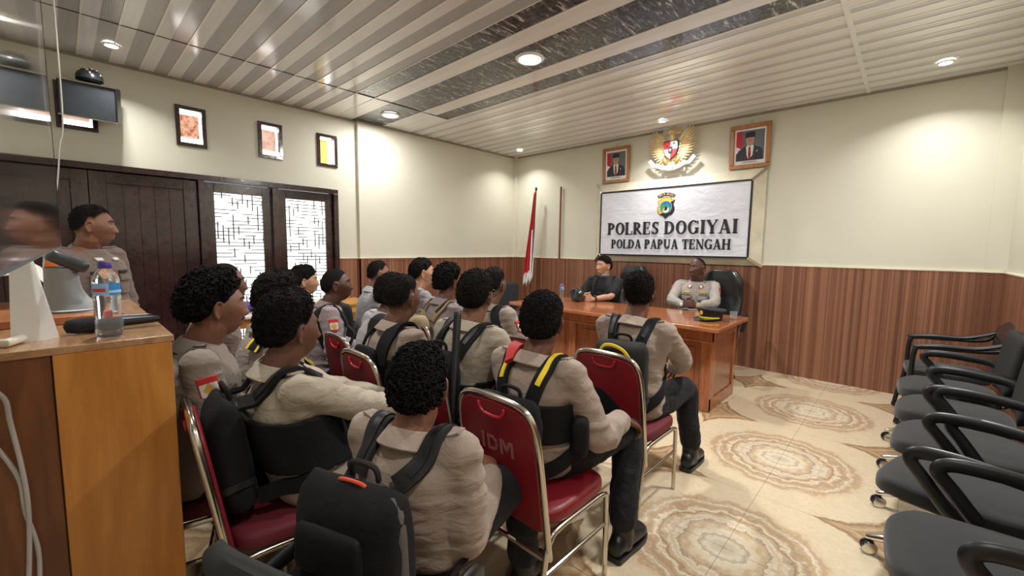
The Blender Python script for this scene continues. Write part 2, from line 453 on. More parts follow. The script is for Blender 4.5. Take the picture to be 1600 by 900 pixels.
# small windows above the doors: dark frames, daylight and a coloured board behind the opening
def pic(name, base, spot):
    g = N(name); co = g.coord(); n = g.noise(co, 28, 4, .6)
    col = g.ramp(n, [(.45, lin(base)), (.62, lin(spot))]); g.color(col)
    g.link(col, g.b.inputs['Emission Color']); g.b.inputs['Emission Strength'].default_value = .9; return g.mat
boards = [pic('pink lit board', (255, 214, 196), (250, 190, 170)), pic('pink lit board with brown print', (246, 190, 160), (176, 104, 74)),
          pic('pale pink lit board', (244, 206, 184), (214, 160, 140)), pic('yellow lit board', (252, 205, 90), (255, 214, 110))]
M['sky_pane'] = emit('bright daylight pane', (255, 252, 246), 8.0)
for i, (a, b) in enumerate(wins):
    f = MB(); t = .036
    f.box(D-.10, D+.018, a, b, WZ1-t, WZ1); f.box(D-.10, D+.018, a, b, WZ0, WZ0+t); f.box(D-.10, D+.018, a, a+t, WZ0+t, WZ1-t); f.box(D-.10, D+.018, b-t, b, WZ0+t, WZ1-t)
    o = struct(f'window_{i+1}', f, M['door'], bevel=.003)
    obj('window_pane', MB().box(D-.085, D-.075, a+t, b-t, WZ0+t, WZ1-t), M['sky_pane'], o, smooth=0)
    if i == 3: bb = MB().box(D-.07, D-.064, a+t, b-t-.055, WZ0+t, WZ1-t-.02)
    else: bb = MB().box(D-.07, D-.064, a+t, b-t-.012, WZ0+t+.06, WZ1-t-.03)
    obj('window_board', bb, boards[i], o, smooth=0)

# ------------------------------------------------------------------ lamps
M['lamp_on'] = emit('lit lamp diffuser', (255, 252, 246), 28.0); M['spot_on'] = emit('lit spot lens', (255, 250, 238), 36.0)
M['trimwhite'] = simple('white lamp trim', (240, 240, 236), .35)
def lamp(name, label, x, y, r, power, size, group, spot=False):
    t = thing(name, label, 'ceiling light', (x, y, ZC-.004), 0, group)
    ring = MB(); ring.lathe([(r*.80, -.002), (r*.82, -.012), (r*.95, -.014), (r*1.06, -.006), (r*1.08, 0), (r*.80, 0)], seg=32, cap=False)
    obj('trim_ring', ring, M['trimwhite'], t)
    d = MB(); d.lathe([(.001, -.013), (r*.5, -.012), (r*.8, -.008), (r*.8, -.001), (.001, -.001)], seg=32)
    obj('diffuser', d, M['spot_on' if spot else 'lamp_on'], t)
    L = bpy.data.lights.new('lamp_glow', 'AREA'); L.shape = 'DISK'; L.size = size; L.energy = power; L.color = (1, .99, .98) if not spot else (1, .985, .95)
    lo = bpy.data.objects.new('lamp_glow', L); COL.objects.link(lo); lo.parent = t; lo.location = (0, 0, -.03)
    if spot: L.spread = math.radians(125)
lamp('ceiling_light', 'large round downlight in the middle black marbled ceiling strip', -2.467, 2.81, .115, 66, .2, 'large round downlights')
lamp('ceiling_light', 'large round downlight by the left wall pilaster in the black strip', -4.741, 2.846, .105, 24, .2, 'large round downlights')
lamp('ceiling_light', 'large round downlight over the office chairs at the right', -.2, 2.81, .115, 62, .2, 'large round downlights')
for x, y, pw, lb in ((.09, 5.156, 12, 'small ceiling spot near the right end of the back wall'), (-4.781, 5.23, 9, 'small ceiling spot in the far left corner above the flag'),
                 (-4.828, .378, 12, 'small ceiling spot nearest the black wall speaker'), (-2.367, 5.199, 17, 'small ceiling spot above the golden eagle emblem'),
                 (.05, .38, 14, 'small ceiling spot behind the viewer at the right'), (-2.4, .38, 16, 'small ceiling spot over the rear of the room')):
    lamp('ceiling_spot', lb, x, y, .05, pw, .09, 'small ceiling spots', True)
world = bpy.data.worlds.new('world'); SC.world = world; world.use_nodes = True
bg = world.node_tree.nodes['Background']; bg.inputs[0].default_value = (.85, .92, 1, 1); bg.inputs[1].default_value = 1.0
SC.view_settings.view_transform = 'Standard'; SC.view_settings.look = 'None'; SC.view_settings.gamma = 1.0; SC.view_settings.use_curve_mapping = False
SC.view_settings.exposure = -0.22
# ================================================================== furniture and wall pieces
M['desk'] = wood('orange varnished desk wood', (136, 76, 44), (188, 118, 74), 'x', .16, coat=.5)
M['desk_v'] = wood('orange varnished desk wood upright grain', (128, 70, 40), (180, 112, 68), 'z', .18, coat=.4)
M['desk_panel'] = wood('red brown desk panel', (116, 62, 38), (160, 94, 58), 'z', .2, coat=.4)
M['black_leather'] = simple('black glossy leather', (34, 38, 40), .22, bump=.35, bscale=14, bdist=.01, coat=.3)
M['black_plastic'] = simple('black plastic', (26, 27, 30), .38)
M['black_fabric'] = simple('black woven fabric', (23, 24, 25), .85, bump=.5, bscale=420, bdist=.002, sheen=.25)
M['black_mesh'] = simple('charcoal mesh fabric', (34, 36, 36), .8, bump=.6, bscale=500, bdist=.002)
M['red_vinyl'] = simple('red chair vinyl', (128, 22, 34), .42, bump=.15, bscale=160, bdist=.002)
M['red_bright'] = simple('bright red chair edge', (190, 34, 48), .35)
M['maroon_fabric'] = simple('maroon chair cloth', (104, 28, 40), .7, bump=.3, bscale=260, bdist=.002)
M['white_plastic'] = simple('white plastic', (226, 226, 224), .4)
M['pale_top'] = simple('pale table top', (226, 224, 218), .3)
M['yellow_wood'] = wood('yellow varnished table wood', (186, 128, 60), (222, 168, 92), 'y', .3)
M['gold'] = simple('gold paint', (226, 202, 152), .4, .25, var=.15, vscale=40)
M['gold_dark'] = simple('dark gold paint', (164, 128, 78), .4, .35, var=.2, vscale=40)
M['white'] = simple('white paint', (238, 238, 236), .5, var=.04)
M['red'] = simple('red paint', (200, 28, 40), .5, var=.05)
M['black'] = simple('black paint', (18, 18, 20), .5)
M['ink'] = simple('dark ink', (30, 30, 34), .6)

# --- desk
DX0, DX1, DYF, DYB, DZ = -3.47, -1.10, 3.64, 4.54, .768
desk = thing('desk', 'long orange varnished wooden desk with panelled front under the wall banner', 'desk', ((DX0+DX1)/2, (DYF+DYB)/2, 0))
def L(mb): return mb.xform(Matrix.Translation((-(DX0+DX1)/2, -(DYF+DYB)/2, 0)))
obj('tabletop', L(MB().box(DX0, DX1, DYF, DYB, DZ-.036, DZ)), M['desk'], desk, bevel=.008)
bx0, bx1, by0, by1 = DX0+.09, DX1-.085, DYF+.13, DYB-.06
b = MB(); pw = .085
posts = [bx0, bx0+(bx1-bx0-pw)*.333, bx0+(bx1-bx0-pw)*.667, bx1-pw]
for px in posts: b.box(px, px+pw, by0, by0+.05, 0, DZ-.036)
b.box(bx0, bx1, by0+.004, by0+.05, DZ-.15, DZ-.036); b.box(bx0, bx1, by0+.004, by0+.05, 0, .12)
b.box(bx0, bx1, by0-.006, by0+.02, DZ-.155, DZ-.140)
obj('front_frame', L(b), M['desk_v'], desk, bevel=.005)
b = MB()
for i in range(3):
    a, e = posts[i]+pw, posts[i+1]
    b.box(a, e, by0+.025, by0+.04, .12, DZ-.15)
    b.box(a+.06, e-.06, by0+.014, by0+.03, .18, DZ-.21)
obj('front_panel', L(b), M['desk_panel'], desk, bevel=.006)
for sx, nm in ((bx1, 1), (bx0, -1)):
    b = MB(); xa, xb = (sx-.04, sx) if nm > 0 else (sx, sx+.04)
    b.box(xa, xb, by0+.05, by0+.12, 0, DZ-.036); b.box(xa, xb, by1-.07, by1, 0, DZ-.036)
    b.box(xa, xb, by0+.12, by1-.07, DZ-.14, DZ-.036); b.box(xa, xb, by0+.12, by1-.07, 0, .11)
    o = obj('side_frame', L(b), M['desk_v'], desk, bevel=.005)
    b = MB().box(xa+.012, xb-.012, by0+.12, by1-.07, .11, DZ-.14)
    obj('side_panel', L(b), M['desk_panel'], o, bevel=.004)

# --- black leather executive chairs behind the desk
def exec_chair(x, y, rz, label):
    t = thing('executive_chair', label, 'chair', (x, y, 0), rz, 'leather chairs behind the desk')
    b = MB(); prof = []
    rings = []
    for i in range(13):
        u = i/12; z = .48 + u*.70; yb = -.24 - .10*u - .02*math.sin(u*PI)
        wdt = .205 + .03*math.sin(u*PI); 
        if u > .8: wdt *= math.sqrt(max(0.12, 1-((u-.8)/.2)**2*.55))
        th = .055 + .015*math.sin(u*9)
        ring = []
        for k in range(28):
            a = 2*PI*k/28; ca, sa = math.cos(a), math.sin(a)
            ring.append((math.copysign(abs(ca)**.5, ca)*wdt, yb + math.copysign(abs(sa)**.7, sa)*th, z))
        rings.append(ring)
    b.loft(rings); obj('backrest', b, M['black_leather'], t, bevel=.012)
    b = MB().ell((0, .02, .46), (.26, .26, .075), 28, 14, e=.6); obj('seat', b, M['black_leather'], t)
    for s in (-1, 1):
        b = MB().tube([(s*.27, -.2, .5), (s*.30, -.2, .66), (s*.30, -.05, .68), (s*.30, .16, .67), (s*.28, .18, .5)], [.022, .024, .034, .030, .02], 10, sub=5); obj('armrest', b, M['black_plastic'], t)
    obj('post', MB().lathe([(.03, .10), (.03, .40), (.06, .40)], seg=16), M['chrome'], t)
    for k in range(5):
        a = 2*PI*k/5 + .3; lg = MB().tube([(0, 0, .12), (.15*math.cos(a), .15*math.sin(a), .105), (.28*math.cos(a), .28*math.sin(a), .075)], [.028, .022, .016], 8, sub=3)
        lo = obj('leg', lg, M['chrome'], t)
        obj('caster', MB().ell((.28*math.cos(a), .28*math.sin(a), .03), (.024, .024, .03), 12, 8), M['black_plastic'], lo)
exec_chair(-1.60, 5.06, PI+.05, 'black glossy leather chair behind the seated officer in grey uniform')
exec_chair(-2.86, 5.20, PI-.1, 'black leather chair behind the seated man in the black shirt')

# --- office chairs along the right wall
def ring_tube(cx, cz, pts, y, r, flat=1): pass
def make_office_chair(label, arms=True):
    t = thing('office_chair', label, 'chair', (0, 0, 0), 0, 'black office chairs along the right wall')
    # faces +y locally
    b = MB(); rings = []
    for i in range(9):
        u = -1 + 2*i/8; s = max(.02, 1-abs(u)**4)**.5
        rings.append([(math.copysign(abs(math.cos(a))**.55, math.cos(a))*.245*(.86+.14*s), math.copysign(abs(math.sin(a))**.55, math.sin(a))*.25*(.86+.14*s)+.02,
                       .445+u*.042 - (.02*((math.sin(a) > .5)*(math.sin(a)-.5)*2))) for a in [2*PI*k/36 for k in range(36)]])
    b.loft(rings); obj('seat', b, M['black_fabric'], t, bevel=.01, smooth=60)
    b = MB().box(-.16, .16, -.14, .18, .375, .405); obj('seat_base', b, M['black_plastic'], t, bevel=.01)
    b = MB(); rings = []
    for i in range(15):
        u = i/14; z = .50+u*.40; yb = -.235-.05*u; wd = .225*(1-.10*(1-u)); e = min(1, min(u, 1-u)/.12)
        wd *= .80+.20*math.sqrt(max(0, 1-(1-e)**2)); th = .034*(.4+.6*math.sqrt(max(0, 1-(1-e)**2)))
        rings.append([(math.copysign(abs(math.cos(a))**.5, math.cos(a))*wd, yb-.045*(math.cos(a)**2-.5)*-1*.5 + math.copysign(abs(math.sin(a))**.7, math.sin(a))*th, z) for a in [2*PI*k/32 for k in range(32)]])
    b.loft(rings); obj('backrest', b, M['black_mesh'], t, smooth=60)
    b = MB().tube([(0, -.06, .39), (0, -.25, .40), (0, -.288, .5), (0, -.295, .7)], .024, 10, sub=5, flat=.6); obj('back_support', b, M['black_plastic'], t)
    for s in (-1, 1):                                   # closed loop plastic arms
        x = s*.275
        loop = [(x-s*.03, -.13, .40), (x, -.02, .43), (x+s*.012, .085, .56), (x+s*.012, .125, .615), (x+s*.01, .10, .650), (x+s*.005, .0, .658), (x, -.12, .650), (x-s*.01, -.22, .635), (x-s*.035, -.262, .60)]
        b = MB().tube(loop, [.026, .026, .024, .024, .026, .027, .026, .024, .02], 12, sub=6, flat=.62, up=(1, 0, 0)); obj('armrest', b, M['black_plastic'], t)
    obj('gas_lift', MB().lathe([(.034, .10), (.034, .25), (.022, .25), (.022, .385), (.05, .385)], seg=18), M['chrome'], t)
    for k in range(5):
        a = 2*PI*k/5 + PI/2; ca, sa = math.cos(a), math.sin(a)
        lg = MB().tube([(0, 0, .12), (.12*ca, .12*sa, .125), (.22*ca, .22*sa, .105), (.30*ca, .30*sa, .075)], [.03, .024, .019, .015], 10, sub=4)
        lo = obj('leg', lg, M['chrome'], t)
        Mx = Matrix.Translation((.30*ca, .30*sa, .03)) @ Matrix.Rotation(a+.6, 4, 'Z') @ Matrix.Rotation(PI/2, 4, 'X')
        c_ = MB()
        for dz in (-.019, .003): c_.lathe([(.006, dz), (.026, dz), (.03, dz+.003), (.03, dz+.013), (.026, dz+.016), (.006, dz+.016)], seg=18, M=Mx)
        obj('caster', c_, M['black_plastic'], lo)
        obj('caster_rim', MB().lathe([(.0275, -.0235), (.0305, -.021), (.0275, -.019)], seg=18, M=Mx), M['chrome'], lo)
    return t
oc = [(.275, 1.87, 'nearest of the black office chairs along the right wall'), (.245, 2.46, 'second nearest black office chair along the right wall'),
      (.265, 3.02, 'third nearest black office chair along the right wall'), (.265, 3.60, 'fourth nearest black office chair along the right wall'),
      (.265, 4.20, 'black office chair next to the tube framed armchair by the right wall')]
oc0 = make_office_chair(oc[0][2])
for i, (x, y, lb) in enumerate(oc):
    o = oc0 if i == 0 else copy_tree(oc0)
    o.location = (x, y, 0); o.rotation_euler = (0, 0, PI/2 + [.07, -.24, -.08, -.05, .04][i]); o['label'] = lb
# visitor armchair at the far end
t = thing('visitor_armchair', 'black tube framed armchair in the far right corner by the slatted wall', 'chair', (.30, 4.93, 0), PI/2+.05)
for s in (-1, 1):
    x = s*.27
    b = MB().tube([(x, -.05, .02), (x, .27, .02), (x, .30, .06), (x, .25, .35), (x, .24, .62), (x, .19, .665), (x, .0, .675), (x, -.22, .70), (x, -.30, .82)], .017, 10, sub=6)
    obj('side_frame', b, M['black_plastic'], t)
    b = MB().tube([(x, .24, .672), (x, .1, .69), (x, -.1, .70), (x, -.26, .76)], [.022, .028, .026, .02], 10, sub=5, flat=.6); obj('armrest', b, M['black_plastic'], t)
obj('seat', MB().ell((0, .03, .44), (.25, .25, .04), 30, 10, e=.5), M['black_fabric'], t)
b = MB().ell((0, 0, 0), (.25, .035, .21), 28, 12, e=.55); b.xform(Matrix.Translation((0, -.27, .68)) @ Matrix.Rotation(.22, 4, 'X'))
obj('backrest', b, M['black_leather'], t)
obj('crossbar', MB().tube([(-.27, -.05, .02), (.27, -.05, .02)], .014), M['black_plastic'], t)

# --- red banquet chairs (faces +y, seat centre above the origin)
def make_banquet(label, letters=False):
    t = thing('banquet_chair', label, 'chair', (0, 0, 0), 0, 'red chrome framed banquet chairs')
    hw = .205; tilt = math.radians(9); zb0, zb1 = .40, .865
    yb = lambda z: -.205 - (z-.43)*math.tan(tilt)
    fr = [(-hw, yb(.30), .30), (-hw, yb(.5), .5), (-hw+.004, yb(.72), .72), (-hw+.022, yb(.82), .82), (-hw+.075, yb(.862), .862), (0, yb(.872), .872), (hw-.075, yb(.862), .862), (hw-.022, yb(.82), .82), (hw-.004, yb(.72), .72), (hw, yb(.5), .5), (hw, yb(.30), .30)]
    obj('back_frame', MB().tube(fr, .0125, 10, sub=6), M['chrome_w'], t)
    # upholstered back with a moulded handle recess near the top
    out = []
    w = hw-.008
    for (x, z) in [(-w, .405), (-w, .72), (-w+.014, .80), (-w+.036, .835), (-w+.072, .853), (0, .862), (w-.072, .853), (w-.036, .835), (w-.014, .80), (w, .72), (w, .405), (w-.03, .395), (-w+.03, .395)]:
        out.append((x, z))
    b = MB(); Mt = lambda y_: None
    a = [V((x, yb(z)-.012, z)) for x, z in out]; c_ = [V((x, yb(z)+.022, z)) for x, z in out]
    b.loft([a, c_]); obj('backrest', b, M['red_vinyl'], t, bevel=.010, seg=3, smooth=60)
    h = MB().tube([(-.065, yb(.838)-.016, .838), (-.055, yb(.815)-.017, .815), (-.03, yb(.803)-.017, .803), (.03, yb(.803)-.017, .803), (.055, yb(.815)-.017, .815), (.065, yb(.838)-.016, .838)], .006, 8, sub=4)
    hp = MB(); pl_ = [(-.058, .842), (-.05, .82), (-.028, .808), (.028, .808), (.05, .82), (.058, .842)]
    hp.loft([[V((x, yb(z)-.0145, z)) for x, z in pl_], [V((x, yb(z)-.011, z)) for x, z in pl_]])
    ho = obj('handle_recess', h, M['red_bright'], t); obj('recess_floor', hp, M['red_vinyl'], ho)
    rings = []
    for i in range(8):
        u = -1+2*i/7; s = .90+.10*math.sqrt(max(0, 1-abs(u)**3))
        rings.append([(math.copysign(abs(math.cos(q))**.42, math.cos(q))*.207*s, .02+math.copysign(abs(math.sin(q))**.42, math.sin(q))*.21*s, .425+u*.032+.012*math.cos(q*2)*0) for q in [2*PI*k/32 for k in range(32)]])
    obj('seat', MB().loft(rings), M['maroon_fabric'] if not letters else M['red_vinyl'], t, smooth=60)
    for s in (-1, 1):
        x = s*.2
        obj('leg', MB().tube([(x, .15, .385), (x, .195, .375), (x, .21, .33), (x, .218, 0.008)], .0115, 10, sub=5), M['chrome_w'], t)
        obj('leg', MB().tube([(x, .15, .385), (x, -.12, .385), (x, -.175, .36), (x, -.20, .30), (x*1.03, -.262, .008)], .0115, 10, sub=5), M['chrome_w'], t)
        obj('stretcher', MB().tube([(x, .213, .24), (x, -.213, .24)], .0075, 8), M['chrome_w'], t)
    obj('stretcher', MB().tube([(-.2, -.20, .30), (.2, -.20, .30)], .009, 8), M['chrome_w'], t)
    if letters:
        # stencilled letters on the rear of the back
        st = MB(); 
        def bar(x0, z0, x1, z1, wd=.011):
            p0, p1 = V((x0, 0, z0)), V((x1, 0, z1)); d = (p1-p0).normalized(); n_ = V((-d.z, 0, d.x))*wd/2
            q = [p0-n_, p1-n_, p1+n_, p0+n_]
            st.loft([[V((p.x, yb(p.z)-.0125, p.z)) for p in q], [V((p.x, yb(p.z)-.0145, p.z)) for p in q]])
        z0, z1 = .655, .715; X = -.066
        bar(X, z0+.004, X, z1-.004); bar(X-.008, z1-.003, X+.008, z1-.003, .007); bar(X-.008, z0+.003, X+.008, z0+.003, .007)
        X = -.036
        bar(X, z0, X, z1); bar(X+.008, z1-.005, X+.03, z1-.008); bar(X+.03, z1-.008, X+.04, z1-.022); bar(X+.041, z1-.026, X+.041, z0+.024); bar(X+.04, z0+.02, X+.03, z0+.008); bar(X+.03, z0+.007, X+.008, z0+.005)
        X = .03
        bar(X, z0, X, z1); bar(X+.008, z1, X+.027, z0+.02); bar(X+.027, z0+.02, X+.046, z1); bar(X+.054, z0, X+.054, z1)
        obj('stencil_letters', st, simple('worn grey stencil paint', (150, 96, 92), .7), t, smooth=0)
    return t
chair_idm = make_banquet('red chrome framed chair with grey stencilled letters on its back, front right', True)
chair0 = make_banquet('red banquet chair')
chair_used = [False]
def banquet(x, y, rz, label):
    o = copy_tree(chair0) if chair_used[0] else chair0; chair_used[0] = True
    o.location = (x, y, 0); o.rotation_euler = (0, 0, rz); o['label'] = label; return o

# --- wall banner box with raised lettering
SY = YB-.13
sg = thing('wall_banner', 'white banner in a cream frame with large black words and a police badge', 'sign', (-2.4, YB-.02, 1.25))
def SL(mb): return mb.xform(Matrix.Translation((2.4, -(YB-.02), -1.25)))
O = [(-3.52, 1.235), (-1.275, 1.235), (-1.275, 2.36), (-3.52, 2.36)]; I = [(-3.40, 1.318), (-1.385, 1.318), (-1.385, 2.238), (-3.40, 2.238)]
b = MB(); Y0 = YB-.012
b.loft([[V((x, Y0, z)) for x, z in O], [V((x, Y0-.03, z)) for x, z in O], [V((x, SY, z)) for x, z in I]], cap=True)
obj('frame', SL(b), simple('cream frame paint', (220, 213, 190), .45), sg, smooth=0)
b = MB(); t_ = .022
x0, x1, z0, z1 = I[0][0], I[1][0], I[0][1], I[2][1]
b.box(x0, x1, SY-.012, SY, z0, z0+t_); b.box(x0, x1, SY-.012, SY, z1-t_, z1); b.box(x0, x0+t_, SY-.012, SY, z0+t_, z1-t_); b.box(x1-t_, x1, SY-.012, SY, z0+t_, z1-t_)
obj('dark_border', SL(b), M['black'], sg, smooth=0)
g = N('white crinkled banner'); co = g.coord(); g.color(g.ramp(g.noise(co, 2.2, 4), [(.3, lin((208, 210, 220))), (.7, lin((226, 228, 236)))])); g.bump(g.noise(g.mapping(co, (1, 1, 1.6), (0, .6, 0)), 4.5, 5, .6, .8), .35, .03); g.set(rough=.4); M['banner'] = g.mat
obj('banner_sheet', SL(MB().box(x0+t_, x1-t_, SY-.007, SY, z0+t_, z1-t_)), M['banner'], sg, smooth=0)
for (ox, oz), (ix, iz) in zip(O, I):
    b = MB(); p0 = V((ox, Y0-.034, oz)); p1 = V((ix, SY-.006, iz)); d = (p1-p0)
    n = V((0, -1, 0)); b.ribbon([p0 - d*.10, p0 + d*.5, p1+d*.12], [n]*3, .03, .012)
    obj('corner_clip', SL(b), M['chrome_w'], sg)
# serif lettering, built as raised strokes
def glyph(ch):
    """strokes in a unit box (height 1): ('v',x,z0,z1,w) ('h',x0,x1,z,w) ('d',x0,z0,x1,z1,w) ('arc',cx,cz,rx,rz,a0,a1,wthick,wthin); returns width"""
    S, T_ = .225, .09
    sf = lambda x, z, w=.36: ('h', x-w/2, x+w/2, z, .06)
    if ch == 'P': return .74, [('v', .17, 0, 1, S), sf(.17, .03), sf(.14, .97, .28), ('arc', .30, .71, .38, .29, -90, 90, S, T_)]
    if ch == 'R': return .84, [('v', .17, 0, 1, S), sf(.17, .03), sf(.14, .97, .28), ('arc', .30, .72, .36, .28, -90, 90, S, T_), ('d', .34, .46, .72, .03, S), sf(.74, .03, .2)]
    if ch == 'O': return .92, [('arc', .46, .5, .44, .515, 0, 360, S, T_)]
    if ch == 'G': return .92, [('arc', .46, .5, .44, .515, 48, 318, S, T_), ('v', .74, .05, .44, S*.9), ('h', .55, .88, .44, .06), ('v', .78, .74, .98, .06)]
    if ch == 'D': return .90, [('v', .17, 0, 1, S), ('arc', .30, .5, .54, .5, -90, 90, S, T_), sf(.15, .03, .3), sf(.15, .97, .3)]
    if ch == 'L': return .72, [('v', .17, 0, 1, S), sf(.17, .97), ('h', .02, .68, .035, .07), ('v', .655, .02, .30, .06)]
    if ch == 'E': return .74, [('v', .17, 0, 1, S), ('h', .02, .66, .035, .07), ('h', .02, .64, .965, .07), ('h', .2, .5, .52, .06), ('v', .64, .02, .29, .06), ('v', .62, .73, .98, .06), ('v', .49, .40, .64, .05)]
    if ch == 'S': return .66, [('arc', .34, .745, .26, .255, 30, 262, S*.8, T_), ('arc', .33, .27, .28, .27, -158, 82, S*.8, T_), ('d', .14, .66, .54, .36, S*.9), ('v', .58, .74, .98, .06), ('v', .06, .02, .28, .06)]
    if ch == 'I': return .42, [('v', .21, 0, 1, S), sf(.21, .03), sf(.21, .97)]
    if ch == 'Y': return .86, [('d', .12, .98, .43, .46, S), ('d', .76, .98, .45, .46, .08), ('v', .44, 0, .5, S), sf(.44, .03), sf(.14, .97, .3), sf(.74, .97, .24)]
    if ch == 'A': return .90, [('d', .40, 1, .14, 0, .075), ('d', .42, 1.0, .74, 0, S), ('h', .22, .62, .30, .065), sf(.13, .03, .26), sf(.74, .03, .3)]
    if ch == 'T': return .80, [('v', .40, 0, 1, S), sf(.40, .03), ('h', .03, .77, .965, .07), ('v', .06, .70, .98, .06), ('v', .74, .70, .98, .06)]
    if ch == 'N': return .94, [('v', .15, 0, 1, .075), ('v', .79, 0, 1, .075), ('d', .14, .98, .78, .02, S), sf(.15, .03, .26), sf(.12, .97, .24), sf(.79, .97, .26)]
    if ch == 'H': return .96, [('v', .19, 0, 1, S), ('v', .77, 0, 1, S), ('h', .2, .76, .52, .06), sf(.19, .03), sf(.19, .97), sf(.77, .03), sf(.77, .97)]
    if ch == 'U': return .90, [('v', .18, .3, 1, S), ('v', .72, .3, 1, .08), ('arc', .45, .32, .31, .33, 180, 360, S, T_), sf(.18, .97), sf(.72, .97, .26)]
    return .36, []
def word(text, x0, x1, z0, h, y, d=.012, mat=0):
    out = []
    gl = [glyph(c_) for c_ in text]; tot = sum(g_[0] for g_ in gl) + .06*(len(gl)-1); k = (x1-x0)/tot; x = x0
    def quad(q): mb.loft([[V((p[0], y, p[1])) for p in q], [V((p[0], y-d, p[1])) for p in q]], mat)
    for w_, ss in gl:
        mb = MB()
        X = lambda u: x + u*k
        Z = lambda v_: z0 + v_*h
        for s in ss:
            if s[0] == 'v': _, u, a, e, wd = s; quad([(X(u-wd/2), Z(a)), (X(u+wd/2), Z(a)), (X(u+wd/2), Z(e)), (X(u-wd/2), Z(e))])
            elif s[0] == 'h': _, a, e, zz, wd = s; quad([(X(a), Z(zz-wd/2)), (X(e), Z(zz-wd/2)), (X(e), Z(zz+wd/2)), (X(a), Z(zz+wd/2))])
            elif s[0] == 'd': _, a, za, e, ze, wd = s; quad([(X(a-wd/2), Z(za)), (X(a+wd/2), Z(za)), (X(e+wd/2), Z(ze)), (X(e-wd/2), Z(ze))])
            else:
                _, cx, cz, rx, rz, a0, a1, wt, wn = s; n_ = max(6, int(abs(a1-a0)/15)); pi_, po_ = [], []
                for i in range(n_+1):
                    a = math.radians(a0+(a1-a0)*i/n_)
                    po_.append((X(cx+rx*math.cos(a)), Z(cz+rz*math.sin(a)))); pi_.append((X(cx+(rx-wt)*math.cos(a)), Z(cz+(rz-wn)*math.sin(a))))
                for i in range(n_): quad([pi_[i], po_[i], po_[i+1], pi_[i+1]])
        x += (w_+.06)*k
        if mb.v: out.append(mb)
    return out
for b in word('POLRES DOGIYAI', -3.262, -1.515, 1.618, .168, SY-.007)+word('POLDA PAPUA TENGAH', -3.195, -1.585, 1.424, .125, SY-.007): obj('letter', SL(b), M['ink'], sg, smooth=0)
# badge on the banner
def poly(mb, pts, y, d, mat): mb.loft([[V((x, y, z)) for x, z in pts], [V((x, y-d, z)) for x, z in pts]], mat)
bx, bz = -2.405, 1.985; b = MB(); k = .118
shield = [(-1.0, .62), (-.62, .70), (-.55, 1.02), (-.2, .92), (0, 1.0), (.2, .92), (.55, 1.02), (.62, .70), (1.0, .62), (.82, .2), (.98, -.2), (.98, -.55), (.72, -.95), (.3, -1.12), (0, -1.42), (-.3, -1.12), (-.72, -.95), (-.98, -.55), (-.98, -.2), (-.82, .2)]
sh = [(bx+x*k, bz+z*k) for x, z in shield]
poly(b, sh, SY-.007, .004, 0)
poly(b, [(bx+x*k*.94, bz+z*k*.94) for x, z in shield if z > -.3 or x < -.6], SY-.011, .002, 1)
poly(b, [(bx+x*k*.94, bz+z*k*.94) for x, z in [(1.0, .62), (.62, .5), (.4, -.2), (-.2, -.8), (-.72, -.95), (-.3, -1.12), (0, -1.42), (.3, -1.12), (.72, -.95), (.98, -.55), (.98, -.2), (.82, .2)]], SY-.0125, .002, 2)
circ = lambda r, dz=0, n=24, a0=0, a1=2*PI: [(bx+r*k*math.cos(a0+(a1-a0)*i/n), bz+(dz+r*math.sin(a0+(a1-a0)*i/n))*k) for i in range(n)]
poly(b, circ(.70, -.12), SY-.0145, .002, 3); poly(b, circ(.66, -.12, 24, 0, PI)+[], SY-.0165, .002, 4)
poly(b, [(bx+x*k, bz+z*k) for x, z in [(-.64, -.12), (-.3, .28), (-.1, .05), (.15, .34), (.4, .02), (.64, -.12), (.5, -.5), (-.5, -.5)]], SY-.018, .002, 5)
poly(b, circ(.40, -.34, 20, -2.6, .6), SY-.0195, .002, 6); poly(b, circ(.22, -.28, 16), SY-.021, .002, 2); poly(b, circ(.30, -.45, 14, 1.7, 3.9), SY-.0215, .002, 1)
arc = []
for i in range(13): a = PI/2+.62-1.24*i/12; arc.append((bx+1.78*k*math.cos(a), bz-.28*k+1.78*k*math.sin(a)))
for i in range(13): a = PI/2-.62+1.24*i/12; arc.append((bx+1.42*k*math.cos(a), bz-.28*k+1.42*k*math.sin(a)))
for i in range(12): poly(b, [arc[i], arc[i+1], arc[24-i], arc[25-i]], SY-.007, .004, 7)
mm = [M['black'], simple('badge yellow', (244, 190, 52), .5), simple('badge black', (34, 26, 34), .5), simple('badge pale blue', (150, 196, 226), .5), simple('badge blue', (40, 96, 178), .5), simple('badge green', (52, 150, 104), .5), M['white'], simple('badge dark brown', (58, 34, 34), .5)]
bo = obj('badge', SL(b), mm, sg, smooth=0)
def text_obj(name, s, size, mat, parent, Mx, depth=.0015, fit=None):
    cu = bpy.data.curves.new('text', 'FONT'); cu.body = s; cu.size = size; cu.align_x = 'CENTER'; cu.align_y = 'CENTER'; cu.extrude = depth
    tmp = bpy.data.objects.new('text', cu); COL.objects.link(tmp); dg = bpy.context.evaluated_depsgraph_get(); dg.update()
    me = bpy.data.meshes.new_from_object(tmp.evaluated_get(dg)); bpy.data.objects.remove(tmp)
    me.transform(Mx); o = obj(name, me, mat, parent, smooth=0); return o
FRONT = Matrix.Rotation(PI/2, 4, 'X')     # text readable from -y
for i, ch in enumerate('PAPUA TENGAH'):
    if ch == ' ': continue
    a = .50-1.0*i/11
    text_obj('badge_letter', ch, .045, M['gold'], bo, Matrix.Translation((bx+1.58*k*math.sin(-a)+2.4, SY-.0125-(YB-.02), bz-.28*k+1.58*k*math.cos(a)-1.25)) @ Matrix.Rotation(-a, 4, 'Y') @ FRONT)

